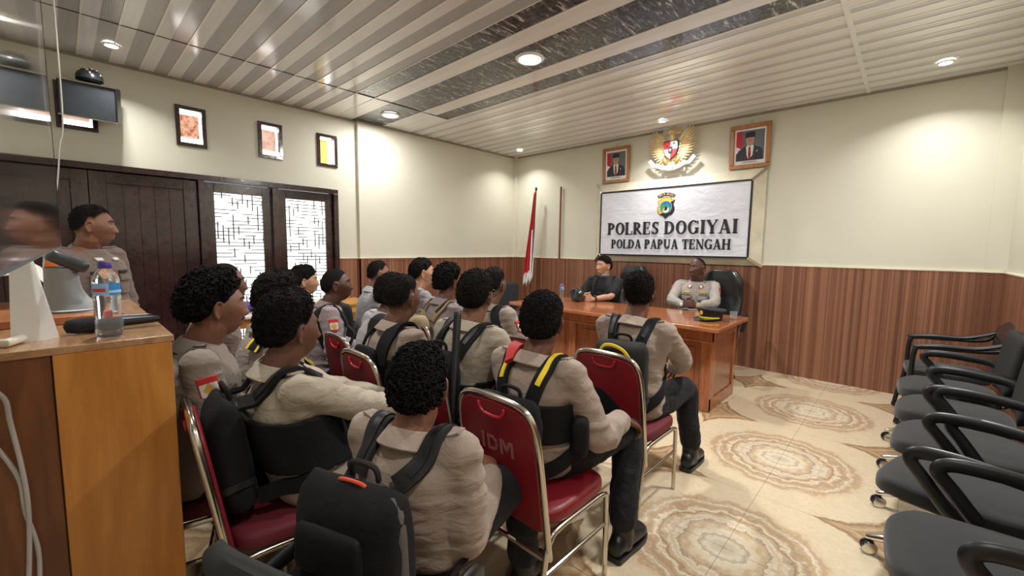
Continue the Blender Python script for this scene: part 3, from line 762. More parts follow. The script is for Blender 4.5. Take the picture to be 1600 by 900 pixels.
# --- framed portraits
def portrait(label, x0, x1, z0, z1, lean, wide):
    cx, cz = (x0+x1)/2, (z0+z1)/2; w, h = x1-x0, z1-z0
    t = thing('framed_portrait', label, 'picture frame', (cx, YB-.004, z0), 0, 'framed portraits above the banner')
    T0 = Matrix.Translation((0, -.004, 0)) @ Matrix.Rotation(lean, 4, 'X')
    f = .045 if not wide else .05
    b = MB(); d = .028
    for (a, e, c0, c1) in ((-w/2, w/2, 0, f), (-w/2, w/2, h-f, h)): b.box(a, e, -d, 0, c0, c1)
    b.box(-w/2, -w/2+f, -d, 0, f, h-f); b.box(w/2-f, w/2, -d, 0, f, h-f)
    obj('frame', b.xform(T0), M['frame_wood'], t, bevel=.008)
    b = MB(); y = -.006
    def P(pts, yy, mat): b.loft([[V((px*w, yy, pz*h)) for px, pz in pts], [V((px*w, yy-.0012, pz*h)) for px, pz in pts]], mat)
    b.box(-w/2+f, w/2-f, -.008, 0, f, h-f, 0)
    x_, zb, zt = .34, .185, .86
    P([(-x_, zb), (x_, zb), (x_, zt), (-x_, zt)], -.008, 1)
    P([(-x_, .50), (-.20, .42), (-.17, .60), (-.20, zt), (-x_, zt)], -.0095, 2)
    P([(-x_, .36), (-.24, .40), (-.22, .46), (-x_, .52)], -.010, 0)
    P([(-x_+.01, zb), (x_-.02, zb), (x_-.02, .33), (.28, .44), (.13, .50), (.06, .55), (-.06, .55), (-.13, .50), (-.28, .42), (-x_+.01, .32)], -.011, 3)
    P([(-.02, zb), (.07, .30), (.095, .50), (.05, .56), (-.06, .56), (-.095, .48), (-.07, .30)], -.0125, 4)
    P([(-.028, zb), (.02, zb), (.03, .32), (.012, .49), (-.03, .49), (-.038, .32)], -.014, 5)
    P([(-.10, .66), (-.09, .58), (-.05, .52), (0, .505), (.05, .52), (.09, .58), (.10, .66), (.09, .73), (-.09, .73)], -.0155, 6)
    P([(-.118, .695), (.118, .70), (.118, .80), (.08, .825), (-.08, .82), (-.118, .79)], -.017, 7)
    P([(-.06, .652), (-.02, .652), (-.02, .662), (-.06, .662)], -.017, 7); P([(.02, .652), (.06, .652), (.06, .662), (.02, .662)], -.017, 7)
    P([(-.035, .572), (.035, .572), (.03, .58), (-.03, .58)], -.017, 8); P([(-.012, .60), (.014, .60), (.01, .655), (-.006, .655)], -.0165, 8)
    P([(.16, .36), (.18, .36), (.185, .40), (.165, .40)], -.0125, 0)
    P([(-.22, .135), (.22, .135), (.22, .142), (-.22, .142)], -.0085, 7); P([(-.16, .155), (.16, .155), (.16, .163), (-.16, .163)], -.0085, 7)
    obj('print', b.xform(T0), [M['white'], simple('grey photo backdrop', (106, 110, 118), .5, vscale=9), simple('photo flag red', (186, 30, 44), .5), simple('photo dark suit', (44, 46, 54), .5), M['white'], simple('photo red tie', (150, 30, 44), .5), simple('photo skin', (190, 150, 128), .5), simple('photo black cap', (26, 26, 30), .5), simple('photo lip', (150, 104, 90), .5)], t, smooth=0)
    hk = MB().tube([(0, -.01, h), (0.01, -.012, h+.03), (.02, -.004, h+.045)], .003, 6); obj('hook', hk.xform(T0), M['gold_dark'], t)
M['frame_wood'] = wood('varnished picture frame', (142, 88, 40), (190, 130, 66), 'z', .3)
portrait('smaller framed portrait of a man in black cap, left of the golden eagle', -3.45, -3.012, 2.378, 2.885, .03, False)
portrait('larger framed portrait of a capped man, right of the golden eagle', -1.69, -1.255, 2.380, 2.885, .06, True)
# white beam end stub above the emblem
struct('trim_10', MB().box(-2.537, -2.222, YB-.03, YB+.01, 2.44, ZC), M['white'])

# --- eagle emblem
eg = thing('eagle_emblem', 'golden eagle wall emblem with red and white shield and a white ribbon', 'emblem', (-2.385, YB-.032, 2.42))
b = MB()
def E(c, r, e=1, rot=0, mb=None): 
    m_ = MB().ell((0, 0, 0), r, 14, 8, e=e); m_.xform(Matrix.Translation(c) @ Matrix.Rotation(rot, 4, 'Y')); (mb or b).merge(m_)
E((0, -.05, .27), (.085, .045, .15)); E((0, -.055, .44), (.045, .04, .08)); E((-.015, -.065, .52), (.045, .038, .04)); 
b.tube([(-.05, -.07, .525), (-.085, -.075, .515), (-.10, -.075, .49)], [.018, .014, .004], 8, sub=3)
for i in range(5): b.tube([(.01+.012*i, -.06, .54-.012*i), (.05+.014*i, -.06, .575-.02*i), (.075+.012*i, -.06, .60-.03*i)], [.012, .009, .003], 6, sub=3)
for i in range(9):
    a = -.5+i*.125; b.tube([(0, -.05, .16), (math.sin(a)*.10, -.05, .16-math.cos(a)*.08), (math.sin(a)*.15, -.045, .16-math.cos(a)*.13)], [.02, .018, .006], 6, sub=2)
obj('body', b, M['gold'], eg)
for s in (-1, 1):
    wg = MB()
    for i in range(14):      # outer flight feathers
        u = i/13; root = V((s*(.075+.085*u-.02*u*u), -.04, .19+.24*u)); q0, q1, q2 = V((s*.13, -.055, .10)), V((s*.40, -.06, .30)), V((s*.245, -.05, .60)); tip = q0*(1-u)**2+q1*(2*u*(1-u))+q2*u*u
        wg.tube([root, root+(tip-root)*.55+V((0, -.015, -.012)), tip], [.014, .0155, .006], 7, sub=3, flat=.6, up=(0, 1, 0))
    for i in range(9):
        u = i/8; root = V((s*(.06+.05*u), -.055, .22+.20*u)); a = math.radians(-45+105*u); d = V((s*math.cos(a), 0, math.sin(a))).normalized()
        wg.tube([root, root+d*.06, root+d*.115], [.016, .017, .008], 7, sub=2, flat=.55, up=(0, 1, 0))
    for i in range(6):
        u = i/5; E((s*(.085+.05*u), -.06, .24+.19*u), (.026, .016, .022), mb=wg)
    obj('wing', wg, M['gold'], eg)
    lg = MB(); E((s*.085, -.05, .15), (.04, .035, .065), rot=s*.5, mb=lg); lg.tube([(s*.10, -.055, .10), (s*.13, -.06, .07), (s*.16, -.055, .055)], [.016, .012, .006], 7, sub=2)
    lg.tube([(s*.10, -.055, .10), (s*.10, -.065, .06)], [.014, .006], 7); obj('leg', lg, M['gold_dark'], eg)
b = MB()
shp = lambda q, cz=.285: [(x*.088, cz+z*.115) for x, z in q]
S0 = [(-1, .82), (-.9, .95), (.9, .95), (1, .82), (1, .1), (.7, -.55), (0, -1), (-.7, -.55), (-1, .1)]
poly(b, [(x*1.10, (z-.285)*1.08+.285) for x, z in shp(S0)], -.075, .02, 0)
poly(b, shp([(-1, .1), (-1, .82), (-.9, .95), (0, .95), (0, .1)]), -.095, .004, 1); poly(b, shp([(0, .1), (0, .95), (.9, .95), (1, .82), (1, .1)]), -.095, .004, 2)
poly(b, shp([(-1, .1), (0, .1), (0, -1), (-.7, -.55)]), -.095, .004, 2); poly(b, shp([(0, .1), (1, .1), (.7, -.55), (0, -1)]), -.095, .004, 1)
poly(b, shp([(-.32, .36), (.32, .36), (.32, -.28), (0, -.46), (-.32, -.28)]), -.099, .004, 0)
poly(b, shp([(-.11, .15), (0, .06), (.11, .15), (.15, -.02), (0, -.2), (-.15, -.02)]), -.103, .003, 4)
poly(b, shp([(-.7, .75), (-.62, .55), (-.5, .6), (-.38, .55), (-.3, .75), (-.4, .35), (-.5, .28), (-.6, .35)]), -.099, .003, 0)
poly(b, shp([(.25, .62), (.35, .75), (.5, .8), (.65, .75), (.75, .62)]), -.099, .003, 3); poly(b, shp([(.46, .45), (.54, .45), (.54, .65), (.46, .65)]), -.099, .003, 0)
for i in range(5): poly(b, shp([(-.75+i*.13, -.1-i*.13), (-.68+i*.13, -.1-i*.13), (-.68+i*.13, -.24-i*.13), (-.75+i*.13, -.24-i*.13)]), -.099, .003, 0)
obj('shield', b, [M['black'], M['red'], M['white'], simple('emblem green', (40, 120, 70), .5), M['gold']], eg, smooth=0)
b = MB(); pr, nr = [], []
for i in range(17):
    u = -1+i/8; pr.append(V((u*.20, -.075-.0*abs(u), .055+.065*u*u))); nr.append(V((0, -1, 0)))
b.ribbon(pr, nr, .052, .012)
for s in (-1, 1):
    b.ribbon([V((s*.185, -.06, .10)), V((s*.235, -.055, .115)), V((s*.30, -.06, .185))], [V((0, -1, 0))]*3, .05, .012)
rb = obj('ribbon', b, M['white'], eg)
for i, ch in enumerate('BHINNEKA TUNGGAL IKA'):
    if ch == ' ': continue
    u = -.9+1.8*i/19
    text_obj('ribbon_letter', ch, .030, M['ink'], rb, Matrix.Translation((u*.20, -.0825, .055+.065*u*u)) @ Matrix.Rotation(-math.atan(.65*u), 4, 'Y') @ FRONT, .001)

# --- flag on a slanted staff and the thin pole on the wall
fl = thing('flag', 'red and white flag hanging from a wooden staff in the far left corner', 'flag', (-4.66, YB-.32, 0))
b = MB().tube([(.0, .0, .012), (.012, .10, 1.2), (.025, .16, 2.36)], .013, 10, sub=2); b.ell((.026, .163, 2.39), (.022, .022, .035), 10, 8)
b.lathe([(.13, 0), (.13, .02), (.05, .04), (.02, .05)], seg=20); obj('staff', b, simple('dark staff wood', (96, 56, 40), .35), fl)
b = MB(); nz, nx = 26, 26; vs, fs, ms = [], [], []
for i in range(nz+1):
    u = i/nz; z = 2.34-1.42*u
    for j in range(nx+1):
        v_ = j/nx; wv = .035+.125*min(1, u*1.2)
        x = .02-.005*u - wv*(v_*1.05-.12) ; y = .15-.075*u + (.008+.02*min(1, u*2))*math.sin(v_*15+u*2.2)
        vs.append((x, y, z - .10*abs(math.sin(v_*7))*u*u - .10*v_*u))
for i in range(nz):
    for j in range(nx):
        a = i*(nx+1)+j; fs.append((a, a+1, a+nx+2, a+nx+1)); u = (i+.5)/nz; v_ = (j+.5)/nx
        ms.append(1 if (u > .90 + .02*math.sin(v_*11)) or (u > .42 and v_ < .36-.12*(1-u)) else 0)
b.v, b.f, b.m = vs, fs, ms
fo = obj('cloth', b, [simple('red flag cloth', (190, 26, 44), .6), simple('white flag cloth', (236, 234, 234), .6)], fl, smooth=180, solid=.003)
tag(obj('wall_pole', MB().tube([(-4.22, YB-.03, ZW+.01), (-4.215, YB-.03, 2.395)], .0145, 10), simple('reddish brown pole', (124, 62, 42), .4)), 'thin reddish brown pole standing upright on the slatted wainscot cap left of the banner', 'pole')
# ================================================================== people
def _hash(ix, iy, iz):
    h = (ix.astype(np.int64)*374761393 + iy.astype(np.int64)*668265263 + iz.astype(np.int64)*2147483647) & 0x7fffffff
    h = ((h ^ (h >> 13))*1274126177) & 0x7fffffff
    return ((h ^ (h >> 16)) & 0xffff) / 65535.0
def vnoise(P):
    P = np.asarray(P, dtype=np.float64); i = np.floor(P).astype(np.int64); f = P - i; f = f*f*(3-2*f); r = 0
    for dx in (0, 1):
        for dy in (0, 1):
            for dz in (0, 1):
                w = (f[:, 0] if dx else 1-f[:, 0])*(f[:, 1] if dy else 1-f[:, 1])*(f[:, 2] if dz else 1-f[:, 2])
                r = r + w*_hash(i[:, 0]+dx, i[:, 1]+dy, i[:, 2]+dz)
    return r
def coords(me):
    a = np.empty(len(me.vertices)*3, dtype=np.float32); me.vertices.foreach_get('co', a); return a.reshape(-1, 3)
def setco(me, a): me.vertices.foreach_set('co', np.ascontiguousarray(a, dtype=np.float32).ravel()); me.update()
def normals(me):
    a = np.empty(len(me.vertices)*3, dtype=np.float32); me.vertex_normals.foreach_get('vector', a); return a.reshape(-1, 3)
def remesh(mb, voxel, smooth=4, name='body'):
    me = mb.mesh(name); fix_normals(me)
    o = bpy.data.objects.new('tmp', me); COL.objects.link(o)
    r = o.modifiers.new('r', 'REMESH'); r.mode = 'VOXEL'; r.voxel_size = voxel
    if smooth: s = o.modifiers.new('s', 'SMOOTH'); s.factor = .5; s.iterations = smooth
    dg = bpy.context.evaluated_depsgraph_get(); dg.update()
    m2 = bpy.data.meshes.new_from_object(o.evaluated_get(dg)); bpy.data.objects.remove(o); bpy.data.meshes.remove(me)
    m2.name = name; return m2
def bvh(me):
    return BVHTree.FromPolygons([v.co.copy() for v in me.vertices], [tuple(p.vertices) for p in me.polygons])
def sstep(a, b, x): t = np.clip((x-a)/(b-a), 0, 1); return t*t*(3-2*t)

# ---- head surface (local: x right, y forward, z up, origin mid head; chin -.118, crown +.117)
def skull(nu, nv):
    th = np.linspace(-PI/2, PI/2, nv)[:, None]; ph = np.linspace(0, 2*PI, nu, endpoint=False)[None, :]
    x = np.cos(th)*np.cos(ph); y = np.cos(th)*np.sin(ph); z = np.sin(th)*np.ones_like(ph)
    P = np.stack([x, y, z], -1).reshape(-1, 3)
    q = P.copy(); q[:, 0] *= .0745; q[:, 1] *= .0965; q[:, 2] *= .1165
    low = sstep(.02, -.11, q[:, 2]); back = (P[:, 1] < 0)
    q[:, 0] *= 1 - .30*low                                          # jaw narrows
    q[:, 1] = np.where(back, q[:, 1]*(1-.42*sstep(-.01, -.10, q[:, 2])), q[:, 1]*(1+.03*low))
    q[:, 1] -= .008*(1-low)*np.where(back, 1, .2)
    front = P[:, 1] > 0                                            # flatter face
    q[:, 0] *= 1 + .05*np.exp(-((q[:, 2]+.005)/.03)**2)*sstep(.1, .6, P[:, 1])
    q[:, 1] = np.where(front & (q[:, 2] < -.05), q[:, 1]+.010*sstep(-.05, -.095, q[:, 2])*np.exp(-(q[:, 0]/.05)**2), q[:, 1])
    return q
def head_shell(nose=1.0, lips=1.0):
    nu, nv = 88, 84
    q = skull(nu, nv); x, y, z = q[:, 0], q[:, 1], q[:, 2]; f = sstep(.02, .05, y)
    g = lambda a, s: np.exp(-(a/s)**2)
    d = np.zeros_like(x)
    zt = np.clip((.018-z)/.052, 0, 1)                                # nose: bridge to tip
    wn = .0085+.012*zt**1.4; amp = (.0045+.0165*zt**1.25)*((z < .030) & (z > -.047)); fall = sstep(-.048, -.033, z)*sstep(.030, .006, z)
    d += nose*amp*fall*g(x, wn)
    d += nose*.009*(g(x-.0165, .009)+g(x+.0165, .009))*g(z+.030, .010)   # nostrils
    d += lips*(.0135*g(z+.0580, .0065)+.0115*g(z+.0735, .007)-.005*g(z+.0655, .0028))*g(x, .0235)
    d += .004*g(z+.102, .012)*g(x, .02) - .004*g(z+.086, .008)*g(x, .025)
    d -= .0035*g(z-.016, .007)*g(x, .012)
    d -= .005*sstep(-.075, -.118, z)*g(x, .05)
    d += .0060*g(z-.035, .011)*(g(x-.028, .022)+g(x+.028, .022))
    d -= .0085*g(z-.014, .0105)*(g(x-.031, .0145)+g(x+.031, .0145))
    d += .0035*g(z-.014, .005)*(g(x-.031, .010)+g(x+.031, .010))          # closed lids bulge
    d += .004*g(z+.015, .018)*(g(x-.045, .016)+g(x+.045, .016))
    q[:, 1] += d*f
    mb = MB()
    rings = [[tuple(q[i*nu+j]) for j in range(nu)] for i in range(nv)]
    mb.loft(rings[1:-1])
    for s in (-1, 1):                                                # ears: bowl with a rim
        pts = []; M_ = Matrix.Translation((s*.0735, -.010, -.004)) @ Matrix.Rotation(s*.34, 4, 'Z') @ Matrix.Rotation(-.14, 4, 'X')
        e = MB(); e.ell((0, 0, -.002), (.0075, .0165, .030), 14, 10)
        rim = [(s*.004, .010, -.004), (s*.007, .012, .016), (s*.011, .004, .030), (s*.014, -.010, .029), (s*.015, -.0175, .014), (s*.013, -.016, -.004), (s*.008, -.008, -.020), (s*.005, .002, -.031), (s*.002, .010, -.024)]
        e.tube(rim, [.0042, .0045, .0048, .005, .005, .0048, .0048, .0062, .004], 8, sub=4); mb.merge(e.xform(M_))
    return mb
def hair_mesh(style, seed):
    """style: (top, side, back thickness, curl amplitude, curl scale, hairline lift)"""
    top, side, back, amp, sc, lift = style[:6]; trim = style[6] if len(style) > 6 else 0
    nu, nv = 190, 140
    q = skull(nu, nv); x, y, z = q[:, 0], q[:, 1], q[:, 2]
    n = q/np.array([.0745, .0965, .1165])**2; n /= np.linalg.norm(n, axis=1)[:, None]
    ln = np.interp(y, [-.12, -.09, -.06, -.03, -.012, .0, .012, .025, .045, .06, .08, .10], [-.062, -.060, -.054, -.026, .016, .024, .012, .022, .044, .056, .064, .075])
    ln = ln + lift*sstep(-.02, .06, y) + trim*sstep(-.02, -.06, y)
    m = sstep(-.004, .012, z-ln+.004*(vnoise(q*90+seed)-.5))
    up = np.clip((z-.01)/.08, 0, 1); bk = sstep(.0, -.07, y)
    t = side*(1-up)*(1-bk) + back*bk*(1-up) + top*up
    yy_ = np.array([-.12, -.09, -.06, -.03, -.012, .0, .012, .025, .045, .06, .08, .10]); ll_ = np.array([-.062, -.060, -.054, -.026, .016, .024, .012, .022, .044, .056, .064, .075])
    sl = np.interp(y, (yy_[1:]+yy_[:-1])/2, np.abs(np.diff(ll_)/np.diff(yy_))); fr = sstep(-.02, .04, y); dist = (z-ln)/np.sqrt(1+.7*sl*sl)
    t = t*(.10+.90*sstep(-.002, .040+.022*fr, dist))
    c1 = vnoise(q*sc+seed*3.1); c2 = vnoise(q*sc*2.1+seed*1.7+9)
    lump = 1-np.abs(2*c1-1)
    c3 = vnoise(q*190+seed*7.7); fine = 1-np.abs(2*c3-1)
    gk = .25+.75*sstep(0, .03, z-ln); t = t*(1-.50*sstep(.02, .085, y)*(1-.6*up))
    t = t + gk*(amp*(lump*.8+.4*c2-.6) + .35*amp*(fine-.5)) + gk*np.random.RandomState(int(seed)).uniform(-.0009, .0013, len(t))
    r = m*np.maximum(t, .0025) - (1-m)*.014
    q = q + n*r[:, None]
    mb = MB(); mb.loft([[tuple(q[i*nu+j]) for j in range(nu)] for i in range(1, nv-1)])
    fw = style[7] if len(style) > 7 else .014
    mb.q = q; mb.n = n; mb.keep = sstep(.010, .03, dist)*(t > .006); mb.edge = sstep(-.006, fw, z-ln).reshape(nv, nu)[1:-1].ravel(); return mb
STY = {'afro': (.038, .020, .028, .010, 80, 0), 'curly': (.034, .014, .022, .016, 58, 0), 'afrohi': (.044, .012, .018, .009, 95, .006, 0, .035), 'fade': (.026, .004, .005, .005, 120, .004, -.004, .060),
       'short': (.014, .006, .009, .005, 120, .0, 0, .040), 'crop': (.0035, .0028, .0028, .0010, 150, .012, 0, .040), 'straight': (.024, .014, .018, .007, 48, -.012), 'fadelow': (.016, .0032, .0035, .004, 120, .004, -.004, .075), 'neat': (.015, .009, .011, .004, 60, -.004, 0, .030), 'roundafro': (.028, .014, .018, .007, 95, .002, 0, .02), 'bald': (.0006, .0006, .0006, .0002, 150, .03, 0, .12), 'wavy': (.015, .009, .013, .010, 55, 0)}

def skin_mat(name, rgb):
    g = N(name); co = g.coord(); c = lin(rgb); n = g.noise(co, 38, 4, .6)
    g.color(g.ramp(n, [(.25, tuple(q*.80 for q in c[:3])+(1,)), (.75, tuple(q*1.12 for q in c[:3])+(1,))]))
    g.set(rough=.48, spec=.45); g.b.inputs['Subsurface Weight'].default_value = .06; g.b.inputs['Subsurface Radius'].default_value = (.01, .004, .002)
    g.bump(g.noise(co, 230, 3), .12, .002); return g.mat
SK = {'dark': skin_mat('dark brown skin', (112, 74, 58)), 'deep': skin_mat('deep brown skin', (92, 60, 48)), 'brown': skin_mat('brown skin', (136, 92, 72)), 'tan': skin_mat('tan skin', (190, 142, 114))}
def cloth_mat(name, rgb, sheen=.15):
    g = N(name); co = g.coord(); c = lin(rgb); n = g.noise(co, 5, 4, .6)
    g.color(g.ramp(n, [(.3, tuple(q*.93 for q in c[:3])+(1,)), (.7, tuple(min(1, q*1.06) for q in c[:3])+(1,))]))
    g.set(rough=.78, sheen=sheen, spec=.3)
    h = g.math('ADD', g.math('MULTIPLY', g.noise(g.mapping(co, (16, 16, 30)), 1.0, 3, .5, 1.2), 1.0), g.math('MULTIPLY', g.noise(co, 420, 2), .05)); g.bump(h, .42, .016); return g.mat
CL = {'khaki': cloth_mat('taupe uniform cloth', (158, 141, 128)), 'khaki2': cloth_mat('grey taupe uniform cloth', (148, 136, 124)), 'mauve': cloth_mat('mauve grey uniform cloth', (152, 138, 140)),
      'lightgrey': cloth_mat('light grey shirt cloth', (178, 176, 180)), 'grey': cloth_mat('grey shirt cloth', (146, 143, 146)), 'black': cloth_mat('black shirt cloth', (27, 28, 32), .03), 'beige': cloth_mat('beige uniform cloth', (172, 160, 142)),
      'officer': cloth_mat('pressed grey officer uniform', (160, 154, 146)), 'trouser': cloth_mat('black uniform trousers', (26, 27, 32), .03), 'brown': cloth_mat('dim brown uniform cloth', (120, 102, 94))}
def hair_mat():
    g = N('black curly hair'); co = g.coord(); g.color(g.ramp(g.noise(co, 160, 3), [(.3, (.006, .005, .005, 1)), (.75, (.024, .020, .019, 1))])); g.set(rough=.85, spec=.12); g.bump(g.noise(co, 300, 4, .7), .9, .006)
    at_ = g.node('ShaderNodeAttribute', attribute_name='edge'); wn = g.noise(co, 520, 2, .7)
    g.link(g.math('GREATER_THAN', g.math('ADD', at_.outputs['Fac'], g.math('MULTIPLY', g.math('SUBTRACT', wn, .5), 1.9)), .50), g.b.inputs['Alpha']); return g.mat
M['hair'] = hair_mat(); M['brow'] = simple('black brow hair', (24, 20, 18), .8); M['boot'] = simple('black leather boot', (26, 26, 28), .35, bump=.3, bscale=60); M['eye_white'] = simple('eye white', (150, 138, 128), .35); M['iris'] = simple('dark iris', (30, 20, 16), .15)
def nylon(name, rgb):
    g = N(name); co = g.coord(); c = lin(rgb); g.color(g.ramp(g.noise(co, 9, 4), [(.3, tuple(q*.8 for q in c[:3])+(1,)), (.7, tuple(q*1.2 for q in c[:3])+(1,))])); g.set(rough=.78, spec=.22, sheen=.02)
    z = g.sep(co)[2]; fr = g.math('FRACT', g.math('MULTIPLY', z, 21.0)); band = g.math('MULTIPLY', g.math('GREATER_THAN', fr, .42), .9)
    g.bump(g.math('ADD', g.math('ADD', band, g.math('MULTIPLY', g.noise(co, 26, 4), 1.2)), g.math('MULTIPLY', g.noise(co, 260, 2), .12)), .55, .006); return g.mat
M['nylon'] = nylon('black nylon webbing', (24, 24, 26)); M['nylon2'] = nylon('charcoal nylon', (44, 42, 42))
M['nylon_grey'] = simple('grey nylon panel', (88, 84, 82), .7, bump=.3, bscale=240, bdist=.003); M['yellow'] = simple('yellow webbing', (232, 204, 40), .6); M['tan_nylon'] = simple('tan canvas', (158, 138, 106), .8, bump=.4, bscale=200, bdist=.003)
M['patch_red'] = simple('red patch cloth', (190, 44, 44), .7); M['patch_orange'] = simple('orange patch cloth', (214, 112, 50), .7); M['patch_white'] = simple('white patch cloth', (214, 210, 204), .7); M['patch_black'] = simple('black patch cloth', (40, 36, 38), .7); M['patch_gold'] = simple('gold thread', (206, 160, 70), .6)
M['button'] = simple('uniform button', (120, 108, 96), .4)
HEADS = {}
def ik(S, W, L1, L2, pole):
    d = W-S; D_ = min(d.length, (L1+L2)*.995); W = S+d.normalized()*D_; d = W-S
    a = (L1*L1-L2*L2+D_*D_)/(2*D_); h = math.sqrt(max(0, L1*L1-a*a)); u = d.normalized(); p = (pole-u*pole.dot(u)).normalized()
    return S+u*a+p*h, W
def hand(mb, W, d, nrm, side, curl=.35, spread=.12, k=1.0):
    """palm + five bent fingers; d = pointing direction, nrm = palm normal, side = +1 right / -1 left hand"""
    d = d.normalized(); nrm = (nrm-d*nrm.dot(d)).normalized(); w = d.cross(nrm).normalized()*side   # towards the thumb
    rings = []
    for u, a, b in ((-.012, .024, .019), (.012, .028, .018), (.04, .036, .0165), (.07, .041, .0150), (.088, .040, .0125), (.094, .034, .009)):
        c = W+d*(u*k)
        rings.append([c+w*(a*k*math.cos(t))+nrm*(b*k*math.sin(t)) for t in [2*PI*i/14 for i in range(14)]])
    mb.loft(rings)
    for i, (off, ln, r) in enumerate(((.031, .072, .0088), (.0105, .080, .0092), (-.0105, .074, .0088), (-.030, .058, .0078))):
        p = W+d*(.084*k)+w*(off*k); a = curl*(.8+.08*i); sp = spread*(off/.031); dd = (d+w*sp).normalized(); pts = [p-dd*.02*k, p]; ang = 0
        for seg_, bend in ((.45, a*.8), (.31, a*1.3), (.24, a*.9)):
            ang += bend; v_ = dd*math.cos(ang)+nrm*math.sin(ang); p = p+v_*(ln*seg_*k); pts.append(p.copy())
        mb.tube(pts, [r*k, r*k, r*.98*k, r*.92*k, r*.8*k], 9, sub=2)
    p = W+d*.022*k+w*.026*k; v1 = (d*.62+w*.72+nrm*.25).normalized(); v2 = (d*.88+w*.34+nrm*(.25+.3*curl)).normalized()
    mb.tube([p-v1*.01*k, p+v1*.036*k, p+v1*.036*k+v2*.032*k, p+v1*.036*k+v2*.058*k], [.0135*k, .0115*k, .0100*k, .0080*k], 9, sub=2)

class Person: pass
def person(label, x, y, yaw, head, hyaw=0, hpitch=0, hroll=0, shirt='khaki', skin='dark', hair='afro', seed=1, rh=None, lh=None, re=None, le=None, knees=None, feet=None,
           hipz=.53, vox=.0055, girth=1.0, stand=False, sleeves=True, collar=True, trousers='trouser', face=True, hs=1.0, bend=.02, group=None, rdir=None, ldir=None, rn=None, ln=None, curl=.4, boots=True, fold=1.0, shw=1.0, nose=1.0, lips=1.0, epaulettes=True, tufts=500):
    R_ = Person(); t = thing('person', label, 'person', (x, y, 0), yaw, group); R_.t = t; R_.x, R_.y, R_.yaw = x, y, yaw
    H = V(head); Nk = V((H.x*.92, H.y-.045*hs, H.z-.152*hs)); P0 = V((0, 0, hipz)); Md = (P0+Nk)/2+V((0, -bend, 0)); R_.N = Nk; R_.H = H; R_.P0 = P0
    def spine(u): return P0*(1-u)**2+Md*(2*u*(1-u))+Nk*u*u
    gx = girth
    def torso(mb, off, lo=-.14):
        prm = [(lo, .150, .112), (-.06, .168, .124), (.05, .170, .124), (.22, .156, .118), (.4, .156, .118), (.58, .166, .120), (.74, .172, .116), (.85, .160, .100), (.92, .125, .080), (.98, .078, .064), (1.03, .056, .056)]
        rings = []
        for u, rx, ry in prm:
            c = spine(u); rx = (rx*gx*shw**.5+off) if u < .9 else rx*gx+off; ry = ry*gx+off; tl = spine(min(1.03, u+.05))-spine(u-.05); tl.normalize()
            xx = V((1, 0, 0)); yy = tl.cross(xx).normalized()
            if yy.y < 0: yy = -yy
            rings.append([c+xx*(math.copysign(abs(math.cos(a))**.86, math.cos(a))*rx)+yy*(math.copysign(abs(math.sin(a))**.9, math.sin(a))*ry) for a in [2*PI*i/32 for i in range(32)]])
        mb.loft(rings)
    S = {}; 
    for s in (1, -1): S[s] = spine(.88)+V((s*.170*shw*min(1.1, gx**.5), .0, .022))
    R_.S = S
    defr = {1: V((.13, .30, hipz+.085)), -1: V((-.13, .30, hipz+.085))}
    if stand: defr = {1: V((.21, .06, hipz-.12)), -1: V((-.21, .06, hipz-.12))}
    hp = {1: V(rh) if rh else defr[1], -1: V(lh) if lh else defr[-1]}; ep = {1: V(re) if re else V((.75, -.5, -.55)), -1: V(le) if le else V((-.75, -.5, -.55))}
    A = {}
    for s in (1, -1): E_, W_ = ik(S[s], hp[s], .285*hs**.5, .255*hs**.5, ep[s]); A[s] = (S[s], E_, W_)
    R_.A = A
    kn = knees or [(.115, .44, hipz+.005), (-.115, .44, hipz+.005)]
    ft = feet or [(.13, .46, .09), (-.13, .46, .09)]
    if stand and not knees: kn = [(.10, .03, .50), (-.10, .03, .50)]; ft = [(.11, .0, .09), (-.11, .0, .09)]
    LG = {1: (V((.092*gx, .0, hipz-.015)), V(kn[0]), V(ft[0])), -1: (V((-.092*gx, .0, hipz-.015)), V(kn[1]), V(ft[1]))}; R_.LG = LG
    HM = Matrix.Translation(H) @ Matrix.Rotation(hyaw, 4, 'Z') @ Matrix.Rotation(-hpitch, 4, 'X') @ Matrix.Rotation(hroll, 4, 'Y') @ Matrix.Scale(hs, 4); R_.HM = HM
    # body: one continuous surface
    b = MB(); torso(b, -.012)
    b.tube([Nk+V((0, -.012, -.05)), Nk+V((0, -.004, .03)), HM @ V((0, -.022, -.075)), HM @ V((0, -.02, -.02))], [.070*hs, .062*hs, .060*hs, .058*hs], 16, sub=2)
    key = (nose, lips)
    if key not in HEADS: HEADS[key] = head_shell(nose, lips)
    hm = MB().merge(HEADS[key]); hm.xform(HM); b.merge(hm)
    for s in (1, -1):
        s0, e0, w0 = A[s]
        b.tube([spine(.95)+V((s*.04, 0, 0)), s0], [.045, .05], 12); b.tube([s0, (s0+e0)/2, e0, e0*.55+w0*.45, w0], [.052, .045, .040, .039, .0275], 12, sub=3)
        d = (w0-e0).normalized(); dd = V(rdir) if (s == 1 and rdir) else V(ldir) if (s == -1 and ldir) else (d+V((-s*.15, .25, -.25))).normalized()
        nn = V(rn) if (s == 1 and rn) else V(ln) if (s == -1 and ln) else (V((-s*.55, 0, -.8)) if not stand else V((-s, 0, 0)))
        hand(b, w0+d*.012, dd, nn, s, curl, k=hs)
        hpnt, k_, f_ = LG[s]
        b.tube([hpnt, k_+V((0, -.012, -.004)), f_], [.062, .040, .032], 12, sub=3)
    me = remesh(b, vox, 3, 'body'); R_.body = obj('body', me, SK[skin], t, smooth=180); R_.body_bvh = bvh(me)
    # shirt
    b = MB(); torso(b, .010, -.13); to = MB(); torso(to, .012, -.13)
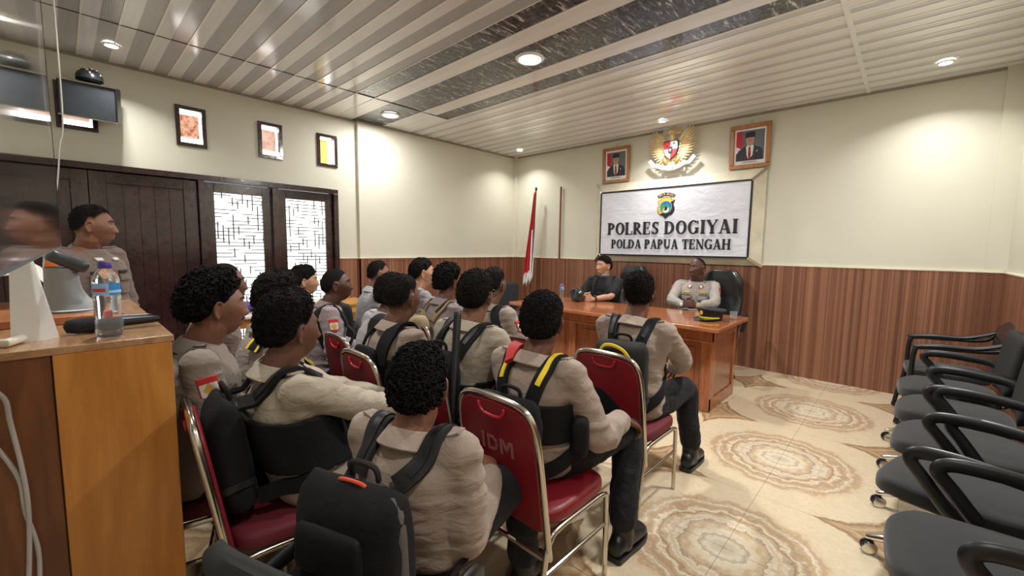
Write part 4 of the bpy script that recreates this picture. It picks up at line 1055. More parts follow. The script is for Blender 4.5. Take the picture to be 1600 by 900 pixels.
    for s in (1, -1):
        s0, e0, w0 = A[s]
        b.tube([spine(.93)+V((s*.045, 0, -.012)), spine(.9)+V((s*.11, 0, .012)), s0], [.05, .052, .060], 14); to.tube([spine(.93)+V((s*.045, 0, -.012)), spine(.9)+V((s*.11, 0, .012)), s0], [.052, .054, .064], 14)
        b.tube([s0+V((-s*.012, 0, -.02)), (s0+V((-s*.03, 0, 0)))*.5+spine(.62)*.5+V((s*.065, 0, 0)), spine(.5)+V((s*.09, 0, 0))], [.062, .072, .06], 14, sub=3)
        if sleeves: b.tube([s0, s0*.55+e0*.45, e0+(e0-(s0+w0)/2).normalized()*.004, e0*.5+w0*.5, w0+(e0-w0).normalized()*.012], [.061, .061, .055, .050, .039], 14, sub=4)
        else: b.tube([s0, s0*.5+e0*.5, s0*.25+e0*.75], [.066, .066, .064], 14, sub=3)
    me = remesh(b, .0095 if vox < .007 else .012, 5, 'shirt'); co = coords(me); nr = normals(me)
    rd = lambda q: 1-np.abs(2*vnoise(q)-1)
    k = np.array([7., 9., 19.]); dsp = .010*(rd(co*k+seed*5)-.5)+.007*(rd(co*np.array([22., 16., 26.])+seed)-.5)
    el = np.zeros(len(co))
    for s in (1, -1):
        for p, r_ in ((A[s][1], .11), (A[s][0], .10)): el += np.exp(-(np.linalg.norm(co-np.array(p), axis=1)/r_)**2)
    wst = np.exp(-((co[:, 2]-(hipz+.10))/.10)**2)
    dsp = dsp*(.55+.7*np.clip(el+wst, 0, 1.3)) + .005*wst
    setco(me, co+nr*(dsp*fold)[:, None]); R_.shirt = obj('shirt', me, CL[shirt], t, smooth=180); R_.sb = bvh(me)
    tm = remesh(to, .013, 5, 'torso'); R_.torso_me = tm; R_.tb = bvh(tm)
    # collar
    if collar:
        b = MB(); c0 = Nk+V((0, -.004, .002)); ax = ((HM @ V((0, -.02, -.06)))-Nk).normalized(); q = ax.rotation_difference(V((0, 0, 1))).inverted().to_matrix().to_4x4(); MM_ = Matrix.Translation(c0) @ q
        sec = [(.066, -.014), (.066, .026), (.070, .031), (.076, .024), (.099, -.020), (.096, -.025), (.078, .002), (.073, -.014)]
        rings = []; n = 36
        for i in range(n+1):
            a = PI/2+.30+(2*PI-.60)*i/n; fr_ = max(0, math.sin(a)); 
            rings.append([MM_ @ V((r*hs*math.cos(a)*(1+.02*math.sin(3*a)), r*hs*math.sin(a)*1.02-.004, (zz-.020*fr_*(1 if r > .08 else .6))*hs)) for r, zz in sec])
        b.loft(rings); obj('collar', b, CL[shirt], t, smooth=50)
    # trousers
    b = MB(); rings = []
    b.ell((0, .0, hipz-.005), (.172*gx, .135, .105) if not stand else (.17*gx, .125, .11), 24, 12)
    for s in (1, -1):
        hpnt, k_, f_ = LG[s]; b.tube([hpnt+V((0, .02, 0)), hpnt*.5+k_*.5, k_+V((0, .006, .004)), k_*.55+f_*.45, f_+V((0, 0, .085))], [.094, .082, .067, .064, .061], 16, sub=4)
    me = remesh(b, .011, 5, 'trousers'); co = coords(me); nr = normals(me)
    dsp = .010*(rd(co*np.array([12., 12., 12.])+seed*2)-.5)+.006*(rd(co*30+seed)-.5)
    setco(me, co+nr*dsp[:, None]); obj('trousers', me, CL[trousers], t, smooth=180)
    if boots:
        for s in (1, -1):
            k_, f_ = LG[s][1], LG[s][2]; fy = V((f_.x-0*k_.x, 1, 0)); ang = math.atan2(-(s*.10), 1); dv = V((-math.sin(ang), math.cos(ang), 0)); pv = V((math.cos(ang), math.sin(ang), 0))
            b = MB(); b.tube([f_+V((0, 0, .12)), f_+V((0, -.004, .05)), f_+V((0, .0, -.03))], [.049, .049, .050], 16, sub=3)
            rings = []
            for u, w_, h_ in ((-.085, .022, .06), (-.075, .036, .085), (-.03, .043, .115), (.03, .046, .11), (.08, .050, .090), (.13, .051, .074), (.17, .043, .060), (.192, .022, .042)):
                c = V((f_.x, f_.y, 0))+dv*u; rings.append([c+pv*(w_*math.cos(a))+V((0, 0, .018+h_*.5+h_*.5*math.sin(a))) for a in [2*PI*i/18 for i in range(18)]])
            b.loft(rings); bo_ = obj('boot', remesh(b, .007, 3, 'boot'), M['boot'], t, smooth=180)
            pts = []
            for u, w_ in ((-.09, .026), (-.08, .038), (0, .043), (.08, .051), (.14, .051), (.18, .040), (.198, .02)): pts.append((u, w_))
            lo_ = [V((f_.x, f_.y, 0))+dv*u+pv*w_ for u, w_ in pts]+[V((f_.x, f_.y, 0))+dv*u-pv*w_ for u, w_ in pts[::-1]]
            obj('sole', MB().loft([[p+V((0, 0, .002)) for p in lo_], [p+V((0, 0, .026)) for p in lo_]]), M['black_plastic'], bo_, smooth=30)
    # hair and face details
    if hair:
        hb = hair_mesh(STY[hair], seed); ed = hb.edge; nt = tufts if hair in ('afro', 'curly', 'afrohi', 'wavy', 'fade', 'straight', 'neat', 'roundafro') else tufts//2
        if nt and hair not in ('bald', 'crop'):
            rs = np.random.RandomState(int(seed)+3); idx = np.flatnonzero(hb.keep > .5); lat = np.cos(np.linspace(-PI/2, PI/2, 140)); wgt = np.repeat(lat, 190)[idx]+1e-4
            L0 = {'afro': .010, 'curly': .016, 'afrohi': .009, 'wavy': .020, 'fade': .008, 'straight': .026, 'neat': .024, 'roundafro': .007}.get(hair, .007); k0 = len(hb.v)
            for i in rs.choice(idx, nt, p=wgt/wgt.sum()):
                p = V(hb.q[i]); nn = V(hb.n[i]); tv = V(rs.normal(size=3)); tv = (tv-nn*tv.dot(nn)).normalized(); bv = nn.cross(tv); ln_ = L0*rs.uniform(.7, 1.4); r_ = rs.uniform(.0014, .0026)*(1.25 if hair in ('curly', 'wavy') else .9); up_ = rs.uniform(.15, .6)
                if hair in ('straight', 'neat'): tv = (tv*.4+V((0, -.3, -.9))*.8); tv = (tv-nn*tv.dot(nn)).normalized(); up_ = .12
                hb.tube([p-tv*ln_*.5-nn*.004, p-tv*ln_*.2+nn*ln_*up_*.8+bv*ln_*.1, p+tv*ln_*.2+nn*ln_*up_+bv*ln_*.25, p+tv*ln_*.45+nn*ln_*up_*.2+bv*ln_*.3], [r_, r_*1.15, r_, r_*.6], 5, round_cap=False)
            ed = np.concatenate([ed, np.ones(len(hb.v)-k0)])
        ho = obj('hair', hb.xform(HM), M['hair'], t, smooth=180)
        at_ = ho.data.attributes.new('edge', 'FLOAT', 'POINT'); at_.data.foreach_set('value', np.ascontiguousarray(ed, dtype=np.float32))
    if face:
        fwd = (HM.to_3x3() @ V((0, 1, 0))).normalized()
        for s in (-1, 1):
            o_ = HM @ V((s*.031, .2, .0135)); h_ = R_.body_bvh.ray_cast(o_, -fwd, .3)
            if h_[0] is not None:
                e = MB(); c = h_[0]-fwd*.0050
                Me = Matrix.Translation(c) @ HM.to_3x3().normalized().to_4x4(); e.ell((0, 0, 0), (.0125, .0055, .0062), 16, 10, 0, Me); e.ell((0, .0012, 0), (.0072, .0053, .0060), 12, 8, 1, Me)
                obj('eye', e, [M['eye_white'], M['iris']], t, smooth=180)
            br = MB(); pts = []
            for u in (.012, .022, .034, .046):
                h2 = R_.body_bvh.ray_cast(HM @ V((s*u, .2, .031+.006*math.sin((u-.012)/.034*PI))), -fwd, .3)
                if h2[0] is not None: pts.append(h2[0])
            if len(pts) == 4: br.tube(pts, [.003, .004, .0038, .002], 7, sub=2); obj('eyebrow', br, M['brow'], t, smooth=180)
    if epaulettes:
        for s in (1, -1):
            pts, nn = [], []
            for u in (0, .25, .5, .75, 1):
                p = spine(.93)*(1-u)+S[s]*u+V((s*(.05*(1-u)), 0, .10)); lo_, no_, _, _ = R_.sb.ray_cast(p, V((0, 0, -1)), .4)
                if lo_ is not None: pts.append(lo_+no_*.0022); nn.append(no_)
            if len(pts) == 5:
                e = MB(); e.ribbon(pts, nn, .042, .006, widths=[.034, .038, .042, .044, .044]); ep_ = obj('epaulette', e, CL[shirt], t, smooth=40)
                if epaulettes == 'rank':
                    e = MB(); e.ribbon([p+n*.004 for p, n in zip(pts[2:], nn[2:])], nn[2:], .04, .004); r2 = obj('rank_slide', e, M['patch_black'], ep_, smooth=40)
                    p, n = pts[3]+nn[3]*.008, nn[3]; tv = (pts[4]-pts[2]).normalized(); bv = tv.cross(n)
                    e = MB(); e.ribbon([p-bv*.013-tv*.006, p+tv*.008, p+bv*.013-tv*.006], [n]*3, .006, .003); obj('chevron', e, M['patch_white'], r2, smooth=0)
    return R_

# ---- things pressed on to the clothes
def decal(R_, name, origin, direction, up, w, h, colors, fn, mats, thick=.004, tree=None, nx=10, ny=12, parent=None, shape=None):
    """cloth patch: a grid cast on to the shirt; fn(u,v)->material slot, shape(u,v)->keep (u,v in -1..1)"""
    tree = tree or R_.sb; d = V(direction).normalized(); u_ = V(up); u_ = (u_-d*u_.dot(d)).normalized(); r_ = u_.cross(d).normalized(); o = V(origin)
    c_ = tree.ray_cast(o-d*.25, d, .9)[0]
    if c_ is not None: o = o+d*((c_-o).dot(d))
    pts = {}; b = MB(); 
    for i in range(nx+1):
        for j in range(ny+1):
            a, c = -1+2*i/nx, -1+2*j/ny; q = o-d*.18+r_*(a*w/2)+u_*(c*h/2); L_, n_, _, _ = tree.ray_cast(q, d, .4)
            if L_ is not None: pts[(i, j)] = L_-d*thick
    if not pts: return None
    med = sorted((p-o).dot(d) for p in pts.values())[len(pts)//2]
    for k_ in list(pts):
        if abs((pts[k_]-o).dot(d)-med) > .035: del pts[k_]
    idx = {}; 
    for k_, p in pts.items(): idx[k_] = len(b.v); b.v.append(tuple(p))
    for i in range(nx):
        for j in range(ny):
            q = [(i, j), (i+1, j), (i+1, j+1), (i, j+1)]
            a, c = -1+2*(i+.5)/nx, -1+2*(j+.5)/ny
            if all(k_ in idx for k_ in q) and (shape is None or shape(a, c)): b.f.append([idx[k_] for k_ in q]); b.m.append(fn(a, c) if fn else 0)
    if not b.f: return None
    me = b.mesh(name); 
    for m_ in mats: me.materials.append(m_)
    o_ = bpy.data.objects.new(name, me); COL.objects.link(o_); o_.parent = parent or R_.t
    md = o_.modifiers.new('solid', 'SOLIDIFY'); md.thickness = thick; md.offset = 0
    me.polygons.foreach_set('use_smooth', [True]*len(me.polygons)); return o_
def sleeve_patch(R_, side, kind='red', frac=.32, fwd=.18):
    s0, e0, w0 = R_.A[side]; c = s0*(1-frac)+e0*frac; ax = (s0-e0).normalized(); out = V((side, fwd, .1)); out = (out-ax*out.dot(ax)).normalized()
    sh = lambda a, c_: c_ > -.55 or abs(a) < 1-(-.55-c_)*1.6
    if kind == 'red': fn = lambda a, c_: 1 if c_ > .52 else (0 if (abs(a) > .80 or c_ > .40 or c_ < -.72) else (2 if abs(a)+abs(c_+.1) > .62 else 3)); mats = [M['patch_red'], M['patch_red'], M['patch_white'], M['patch_gold']]
    elif kind == 'orange': fn = lambda a, c_: 0 if c_ > .25 else (1 if abs(c_+.1) < .3 or abs(a) > .7 else 2); mats = [M['patch_orange'], M['patch_black'], M['patch_gold']]; sh = None
    elif kind == 'officer': fn = lambda a, c_: 0 if c_ > .42 else (1 if abs(a) > .2 or c_ < -.6 else 2); mats = [M['patch_orange'], M['patch_red'], M['patch_white']]
    else: fn = lambda a, c_: 0; mats = [M['patch_red']]
    return decal(R_, 'sleeve_patch', c+out*.05, -out, ax, .062, .085, None, fn, mats, .0035, None, 14, 18, shape=sh)
def vest(R_, keep, inflate=.016, mat=None, name='tactical_vest', thick=.012):
    me = R_.torso_me.copy(); co = coords(me); nr = normals(me); setco(me, co+nr*inflate)
    import bmesh
    bm = bmesh.new(); bm.from_mesh(me); bm.faces.ensure_lookup_table()
    bmesh.ops.delete(bm, geom=[f for f in bm.faces if not keep(f.calc_center_median())], context='FACES'); bm.to_mesh(me); bm.free()
    o = bpy.data.objects.new(name, me); COL.objects.link(o); o.parent = R_.t; me.materials.append(mat or M['nylon'])
    md = o.modifiers.new('sm', 'SMOOTH'); md.iterations = 6; md.factor = .5
    md = o.modifiers.new('solid', 'SOLIDIFY'); md.thickness = thick; md.offset = 0
    me.polygons.foreach_set('use_smooth', [True]*len(me.polygons)); return o
def strap(R_, pts, width, mat, parent, name='strap', off=.012, thick=.010, tree=None, sub=8, mb=None, widths=None):
    tree = tree or R_.tb; P = catmull([V(p) for p in pts], sub); q, nn = [], []
    for p in P:
        L_, n_, _, dist = tree.find_nearest(p)
        if L_ is None: continue
        if (p-L_).dot(n_) > off*1.5 and (p-L_).length > .05: q.append(p); nn.append(n_)
        else: q.append(L_+n_*off); nn.append(n_)
    for _ in range(2): q = [q[0]]+[(q[i-1]+q[i]*2+q[i+1])/4 for i in range(1, len(q)-1)]+[q[-1]]; nn = [nn[0]]+[((nn[i-1]+nn[i]*2+nn[i+1])/4).normalized() for i in range(1, len(nn)-1)]+[nn[-1]]
    b = mb or MB(); b.ribbon(q, nn, width, thick)
    if mb is None: return obj(name, b, mat, parent, smooth=30), q, nn
    return None, q, nn
def backpack(R_, label, w=.29, h=.42, d=.16, ztop=None, mat='nylon', mat2='nylon2', strap_mat='nylon', grp=None, name='backpack', straps=True, accent=None, pocket=True, xoff=0, tilt=0, side_panel=None, loop=None):
    Nk = R_.N; t = thing(name, label, 'backpack', (R_.x, R_.y, 0), R_.yaw, grp)
    zt = ztop if ztop is not None else Nk.z-.07; zm = zt-h*.5
    hb = R_.tb.ray_cast(V((0, -1, zt-h*.25)), V((0, 1, 0)), 2); hl = R_.tb.ray_cast(V((0, -1, zt-h*.75)), V((0, 1, 0)), 2)
    yb_ = hb[0].y if hb[0] is not None else -.14; yl_ = hl[0].y if hl[0] is not None else -.14
    sl = math.atan2(yb_-yl_, h*.5)*.6+tilt; Mx = Matrix.Translation((xoff, min(yb_, yl_)-.012, zm)) @ Matrix.Rotation(-sl, 4, 'X')
    def shell(w, h, d, y0, e=.55, top=.35, n=14, zc=0):
        b = MB(); rings = []
        for i in range(n+1):
            u = i/n; z = (u-.5)*h; v_ = abs(2*u-1); s = math.sqrt(max(.0, 1-v_**4.5))*.9+.1 if u > .5 else math.sqrt(max(0, 1-v_**7))*.85+.15; sag = 1-.22*max(0, (u-.5)*2)**1.5*top/.35; ww = w/2*(.80+.20*s); dd = d/2*s*sag
            rings.append([(math.copysign(abs(math.cos(a))**e, math.cos(a))*ww, y0-d/2*sag+math.copysign(abs(math.sin(a))**e, math.sin(a))*dd*1.0, z+zc) for a in [2*PI*k/40 for k in range(40)]])
        b.loft(rings); return b
    b = shell(w, h, d, 0); me = b.mesh('main_compartment'); fix_normals(me); co = coords(me); nr = normals(me); setco(me, co+nr*(.010*(1-np.abs(2*vnoise(co*np.array([14., 14., 22.])+w*70)-1)-.5))[:, None]); me.transform(Mx)
    obj('main_compartment', me, M[mat], t, smooth=70)
    if pocket:
        b = shell(w*.80, h*.52, d*.42, -d*.86, zc=-h*.18).xform(Mx); po = obj('front_pocket', b, M[mat2], t, smooth=70)
        z_ = [(-w*.34, -d*1.16, -h*.05), (-w*.26, -d*1.24, h*.045), (0, -d*1.26, h*.065), (w*.26, -d*1.24, h*.045), (w*.34, -d*1.16, -h*.05)]
        obj('zipper', MB().tube(z_, .004, 6, sub=5).xform(Mx), M['black_plastic'], po)
        b = shell(w*.62, h*.26, d*.26, -d*.88, zc=h*.22).xform(Mx); obj('upper_pocket', b, M[mat], t, smooth=70)
    if side_panel: b = shell(w*1.03, h*.97, d*.42, -d*.30).xform(Mx); obj('side_panel', b, M[side_panel], t, smooth=70)
    for s in (-1, 1):
        b = MB().tube([(s*w*.49, -d*.15, -h*.22), (s*w*.53, -d*.5, -h*.20), (s*w*.49, -d*.9, -h*.22)], .007, 6, sub=4, flat=2.0).xform(Mx); obj('compression_strap', b, M['black_plastic'], t)
    b = MB().tube([(-.045, -.02, h*.47), (-.04, -.025, h*.47+.035), (0, -.028, h*.47+.045), (.04, -.025, h*.47+.035), (.045, -.02, h*.47)], .008, 8, sub=4).xform(Mx)
    obj('carry_loop', b, M[loop or strap_mat], t)
    if straps:
        sz = R_.S[1].z
        for s in (-1, 1):
            top = Mx @ V((s*.075, -.006, h*.42)); bot = Mx @ V((s*w*.42, -.01, -h*.40)); c = (R_.S[s]+Nk)/2
            ps = [top, V((s*.095, Nk.y-.09, Nk.z-.02)), V((s*.105, Nk.y-.0, Nk.z+.05)), V((s*.11, Nk.y+.09, Nk.z-.06)), V((s*.12, Nk.y+.13, Nk.z-.18)), V((s*.165, Nk.y+.07, Nk.z-.30)), V((s*.185, R_.P0.y*.5+Nk.y*.5-.03, Nk.z-.36)), bot]
            o_, q, nn = strap(R_, ps, .058, M[strap_mat], t, 'shoulder_strap', .014, .014)
            n_ = len(q); i0, i1 = int(n_*.10), int(n_*.42)
            e = MB(); e.ribbon([p+v_*.009 for p, v_ in zip(q[i0:i1], nn[i0:i1])], nn[i0:i1], .022, .005, 0); obj('strap_webbing', e, M[accent] if accent else M['black_plastic'], o_, smooth=30)
            i2 = int(n_*.36); e = MB(); e.ribbon([q[i2]+nn[i2]*.012, q[i2+3]+nn[i2+3]*.012], [nn[i2], nn[i2+3]], .05, .012); obj('strap_buckle', e, M['black_plastic'], o_, smooth=30)
    R_.packM = Mx; return t, Mx
# ================================================================== the people in the room
def at(px, py, depth): return V((0, 0, CAM_H)) + (CF + CR*((px-800)/FPX) - CU*((py-450)/FPX))*depth
AUD = 'uniformed audience on chairs facing the desk'
def cast(label, px, py, depth, yaw=0, lean=(0, .08), chair='red', chair_label=None, cy=.07, cyaw=None, **k):
    W = at(px, py, depth); y_ = math.radians(yaw); c, s = math.cos(y_), math.sin(y_); lx, ly = lean
    hx, hy = W.x-(c*lx-s*ly), W.y-(s*lx+c*ly)
    k.setdefault('group', AUD)
    for a in ('hyaw', 'hpitch', 'hroll'):
        if a in k: k[a] = math.radians(k[a])
    R_ = person(label, hx, hy, y_, (lx, ly, W.z), **k)
    if chair == 'red':
        a = y_ if cyaw is None else math.radians(cyaw); banquet(hx-math.sin(a)*cy, hy+math.cos(a)*cy, a, chair_label)
    return R_
# B: front row, right: back turned, charcoal backpack
pB = cast('person in taupe uniform wearing a charcoal backpack, seated nearest the right end of the desk', 998, 462, 2.45, 8, (.0, .05), chair_label='red chrome framed chair under the person with the charcoal backpack, nearest the desk', cyaw=0, cy=-.045,
          shirt='khaki', skin='dark', hair='fade', seed=3, hyaw=16, rh=(.13, .42, .66), lh=(-.10, .42, .66), re=(.9, -.1, -.5), knees=[(.20, .42, .53), (-.14, .42, .53)], feet=[(.24, .47, .09), (-.14, .50, .09)], tufts=1400, vox=.0048, group=AUD)
bkB, mB_ = backpack(pB, 'charcoal backpack with a yellow loop worn by the person nearest the desk', .29, .42, .115, mat='nylon2', mat2='nylon', strap_mat='nylon', grp='worn backpacks')
b = MB().tube([mB_ @ V((-.10, -.108, .150)), mB_ @ V((-.07, -.118, .188)), mB_ @ V((-.02, -.120, .195)), mB_ @ V((.04, -.125, .175)), mB_ @ V((.075, -.122, .13))], .0048, 8, sub=5, flat=1.8); obj('yellow_loop', b, M['yellow'], bkB)
# A: second row right, on the lettered chair
pA = cast('person in taupe uniform with yellow striped shoulder strap, seated on the lettered red chair', 848, 506, 1.83, 6, (.0, .03), chair='own', shirt='khaki', skin='dark', hair='roundafro', seed=5, hyaw=18, hpitch=-3,
          rh=(.262, .315, .632), re=(.35, -.4, -.85), lh=(-.12, .36, .62), rdir=(.30, .78, -.52), rn=(-.2, -.55, -.8), curl=.62, knees=[(.24, .42, .53), (-.16, .42, .53)], feet=[(.29, .30, .09), (-.16, .40, .09)], tufts=1400, vox=.0042, epaulettes=True)
chair_idm.location = (-1.07, pA.y-.06, 0); chair_idm.rotation_euler = (0, 0, 0)
bkA, mA_ = backpack(pA, 'black pack with a red top edge worn by the person on the lettered chair', .30, .36, .105, pocket=False, mat='nylon', mat2='nylon', accent='yellow', grp='worn backpacks', ztop=pA.N.z-.10)
vest(pA, lambda c: pA.P0.z+.10 < c.z < pA.P0.z+.27)
o = MB().ell((0, 0, 0), (.062, .035, .085), 20, 12, e=.55); o.xform(Matrix.Translation((.225, -.02, pA.P0.z+.14)) @ Matrix.Rotation(-1.15, 4, 'Z')); obj('belt_pouch', o, M['nylon'], pA.t)
strap(pA, [(-.07, pA.N.y-.09, pA.N.z-.0), (-.10, pA.N.y-.02, pA.N.z+.05), (-.12, pA.N.y+.06, pA.N.z)], .05, M['patch_red'], pA.t, 'red_cloth', .03, .02)
# C: nearest the camera, on a black office chair
pC = cast('person in taupe uniform with a large black and grey backpack, nearest the viewer', 657, 602, 1.30, 20, (.0, .0), chair='own', shirt='khaki', skin='brown', hair='wavy', seed=8, hyaw=17, hpitch=-6, rh=(.135, .23, .61), lh=(-.08, .34, .62), re=(.12, -.8, -.6),
          rdir=(-.5, .6, .1), knees=[(.17, .44, .52), (-.16, .42, .52)], feet=[(.17, .46, .09), (-.16, .44, .09)], tufts=1400, vox=.0042, hs=.97)
bkC, mC_ = backpack(pC, 'large black and grey backpack with an orange red zip cord, nearest the viewer', .33, .48, .16, ztop=pC.N.z-.03, mat='nylon', mat2='nylon', strap_mat='nylon2', side_panel='nylon_grey', grp='worn backpacks', xoff=-.03)
b = MB().tube([mC_ @ V((-.06, -.06, .222)), mC_ @ V((-.03, -.07, .242)), mC_ @ V((.03, -.07, .242)), mC_ @ V((.055, -.065, .225))], .0055, 8, sub=4); obj('zip_cord', b, simple('orange red cord', (214, 78, 52), .5), bkC)
# 3: left middle, profile with black pack and black waist vest
p3 = cast('person in taupe uniform with black waist vest and dense black hair, seated beside the cabinet', 456, 517, 1.60, -3, (.0, -.06), chair_label='red chrome framed chair in the left foreground under the waist vest wearer', cyaw=-6, cy=-.11,
          shirt='beige', skin='dark', hair='afrohi', seed=11, hyaw=12, rh=(.10, .52, .66), re=(.7, -.2, -.6), lh=(-.06, .46, .66), tufts=1400, vox=.0042, girth=1.08)
backpack(p3, 'black backpack on the person with the black waist vest', .27, .40, .115, mat='nylon', mat2='nylon', grp='worn backpacks', ztop=p3.N.z-.03, pocket=False)
vest(p3, lambda c: p3.P0.z+.07 < c.z < p3.P0.z+.28)
# 2: left, behind
p2 = cast('curly haired person with chevron rank slide and red arm patch, seated by the cabinet corner', 338, 480, 1.70, -12, (.0, .10), chair_label='red chair hidden behind the cabinet corner under the person with the rank slide', shirt='khaki2', skin='brown', hair='curly', seed=13, hyaw=10,
          tufts=1400, vox=.0042, girth=1.12, epaulettes='rank', hs=1.02)
sleeve_patch(p2, 1, 'red')
# moustache
def moustache(R_):
    f = (R_.HM.to_3x3() @ V((0, 1, 0))).normalized(); pts = []
    for u in (-.024, -.012, 0, .012, .024):
        h = R_.body_bvh.ray_cast(R_.HM @ V((u, .25, -.049-.004*(abs(u)/.024))), -f, .3)
        if h[0] is not None: pts.append(h[0])
    if len(pts) > 2: obj('moustache', MB().tube(pts, .0035, 7, sub=2), M['brow'], R_.t, smooth=180)
moustache(p2)
# 4 and 5: behind them
p4 = cast('person with short cropped hair in profile against the glazed door, behind the curly haired person', 352, 444, 2.43, -4, (.0, .09), chair_label='red chair with its slanted back edge showing beyond the cabinet', shirt='brown', skin='dark', hair='crop', seed=17)
p5 = cast('person with bushy black hair and yellow striped vest strap, half hidden behind two heads', 440, 468, 2.15, 0, (.0, .12), chair_label='red chair under the person with the yellow striped strap', shirt='khaki2', skin='dark', hair='afro', seed=19)
st, q, nn = strap(p5, [(.10, p5.N.y-.10, p5.N.z-.08), (.105, p5.N.y, p5.N.z+.05), (.11, p5.N.y+.10, p5.N.z-.08), (.12, p5.N.y+.14, p5.N.z-.2)], .065, M['nylon'], p5.t, 'vest_strap', .014, .012)
for s in (-1, 1):
    pr = [p+n*.008+n.cross((q[min(i+1, len(q)-1)]-q[max(i-1, 0)]).normalized())*.028*s for i, (p, n) in enumerate(zip(q, nn))]; e = MB(); e.ribbon(pr, nn, .011, .004); obj('yellow_stripe', e, M['yellow'], st, smooth=30)
# 6-9: left rear rows
p6 = cast('young person with straight dark hair and light skin against the bright door pane', 476, 440, 3.5, -18, (.0, .08), chair_label='red chair under the young person with straight hair', shirt='grey', skin='tan', hair='straight', seed=23, hyaw=0)
p7 = cast('person with closely shaved hair in mauve uniform with black strap and red arm patch', 526, 446, 3.05, -20, (.0, .14), chair_label='red chair under the person in mauve uniform', shirt='mauve', skin='deep', hair='crop', seed=29, hyaw=-5, hpitch=-4, girth=1.1)
sleeve_patch(p7, 1, 'red')
strap(p7, [(.16, p7.N.y-.05, p7.N.z-.24), (.115, p7.N.y-.08, p7.N.z-.02), (.105, p7.N.y, p7.N.z+.05), (.11, p7.N.y+.10, p7.N.z-.08), (.12, p7.N.y+.14, p7.N.z-.2), (.17, p7.N.y+.05, p7.N.z-.34)], .05, M['nylon'], p7.t, 'shoulder_strap', .012, .010)
strap(p7, [(-.115, p7.N.y-.08, p7.N.z-.05), (-.105, p7.N.y, p7.N.z+.05), (-.11, p7.N.y+.10, p7.N.z-.08)], .05, M['nylon'], p7.t, 'shoulder_strap', .012, .010)
p8 = cast('person in pale grey shirt seated in front of the wall pilaster', 592, 429, 4.0, -12, (.0, .09), chair='own', shirt='lightgrey', skin='brown', hair='fadelow', seed=31, hyaw=-6)
p9 = cast('person in mid grey shirt with neat black hair seated by the left slatted wall', 660, 427, 3.6, -14, (.0, .09), chair_label='red chair under the person in the mid grey shirt', shirt='grey', skin='tan', hair='neat', seed=37, hyaw=-10)
p10 = cast('person leaning forward in light grey uniform, head hidden behind the vest wearer', 614, 460, 2.75, -4, (.02, .15), chair_label='red chair with chrome top edge, left of the matching pair', shirt='lightgrey', skin='dark', hair='roundafro', seed=41, hyaw=0, hpitch=-5, cy=.06)
p11 = cast('person in dark vest with lettered back pouch, hair faded at the sides', 630, 467, 2.27, -2, (.02, .03), chair_label='red chair with chrome top edge, right of the matching pair', shirt='khaki', skin='dark', hair='fadelow', seed=43, hyaw=10, cy=.05, vox=.0048)
sleeve_patch(p11, 1, 'plain', .28)
vt = vest(p11, lambda c: p11.P0.z+.10 < c.z < p11.N.z-.13)
for s in (1, -1): strap(p11, [(s*.10, p11.N.y-.12, p11.N.z-.16), (s*.105, p11.N.y-.08, p11.N.z-.01), (s*.11, p11.N.y, p11.N.z+.05), (s*.11, p11.N.y+.10, p11.N.z-.07), (s*.11, p11.N.y+.14, p11.N.z-.18)], .075, M['nylon'], vt, 'shoulder_strap', .022, .014)
hb = p11.tb.ray_cast(V((0, -1, p11.N.z-.13)), V((0, 1, 0)), 2)[0]
b = MB().ell((0, 0, 0), (.10, .020, .055), 24, 10, e=.45); Mv = Matrix.Translation(hb+V((0, -.040, 0))) @ Matrix.Rotation(-.25, 4, 'X'); obj('back_pouch', b.xform(Mv), M['nylon'], vt)
text_obj('pouch_letters', 'BRIMOB', .046, M['patch_white'], vt, Mv @ Matrix.Translation((0, -.0215, -.008)) @ FRONT)
p12 = cast('person with curly hair and a small tan backpack near the left end of the desk', 702, 442, 3.2, -4, (.0, .10), chair_label='red chair back showing below the small tan backpack', shirt='mauve', skin='dark', hair='curly', seed=47, hyaw=0)
backpack(p12, 'small tan canvas backpack worn by the curly haired person', .25, .30, .13, mat='tan_nylon', mat2='tan_nylon', strap_mat='tan_nylon', grp='worn backpacks')
p13 = cast('person with black spectacles and black pack, seated behind the upright baton', 745, 464, 2.17, 5, (.0, .10), chair_label='red chair hidden under the person in spectacles', shirt='beige', skin='brown', hair='roundafro', seed=53, hyaw=14, cy=-.03, vox=.0048, girth=1.06)
sleeve_patch(p13, 1, 'orange', .30, -.35)
bk13, m13 = backpack(p13, 'black backpack worn by the person in spectacles', .30, .40, .12, mat='nylon', mat2='nylon', grp='worn backpacks')
vest(p13, lambda c: p13.P0.z+.10 < c.z < p13.P0.z+.25)
sp = MB(); Hm = p13.HM
for s in (-1, 1): sp.tube([Hm @ V((s*.079, -.022, .016)), Hm @ V((s*.080, .03, .018)), Hm @ V((s*.066, .098, .016))], .0022, 6, sub=3)
for s in (-1, 1): sp.tube([Hm @ V((s*(.034+.027*math.cos(a)), .104-.012*abs(math.cos(a))*s*0, .012+.020*math.sin(a))) for a in [2*PI*i/14 for i in range(15)]], .002, 6)
sp.tube([Hm @ V((-.008, .108, .016)), Hm @ V((.008, .108, .016))], .002, 6); obj('spectacles', sp, M['black_plastic'], p13.t)
p14 = cast('person with black straps and red arm patch seated before the desk left end', 772, 447, 2.95, 4, (.0, .10), chair_label='red chair under the person at the left end of the desk', shirt='khaki2', skin='dark', hair='fadelow', seed=59, hyaw=6)
sleeve_patch(p14, 1, 'red')
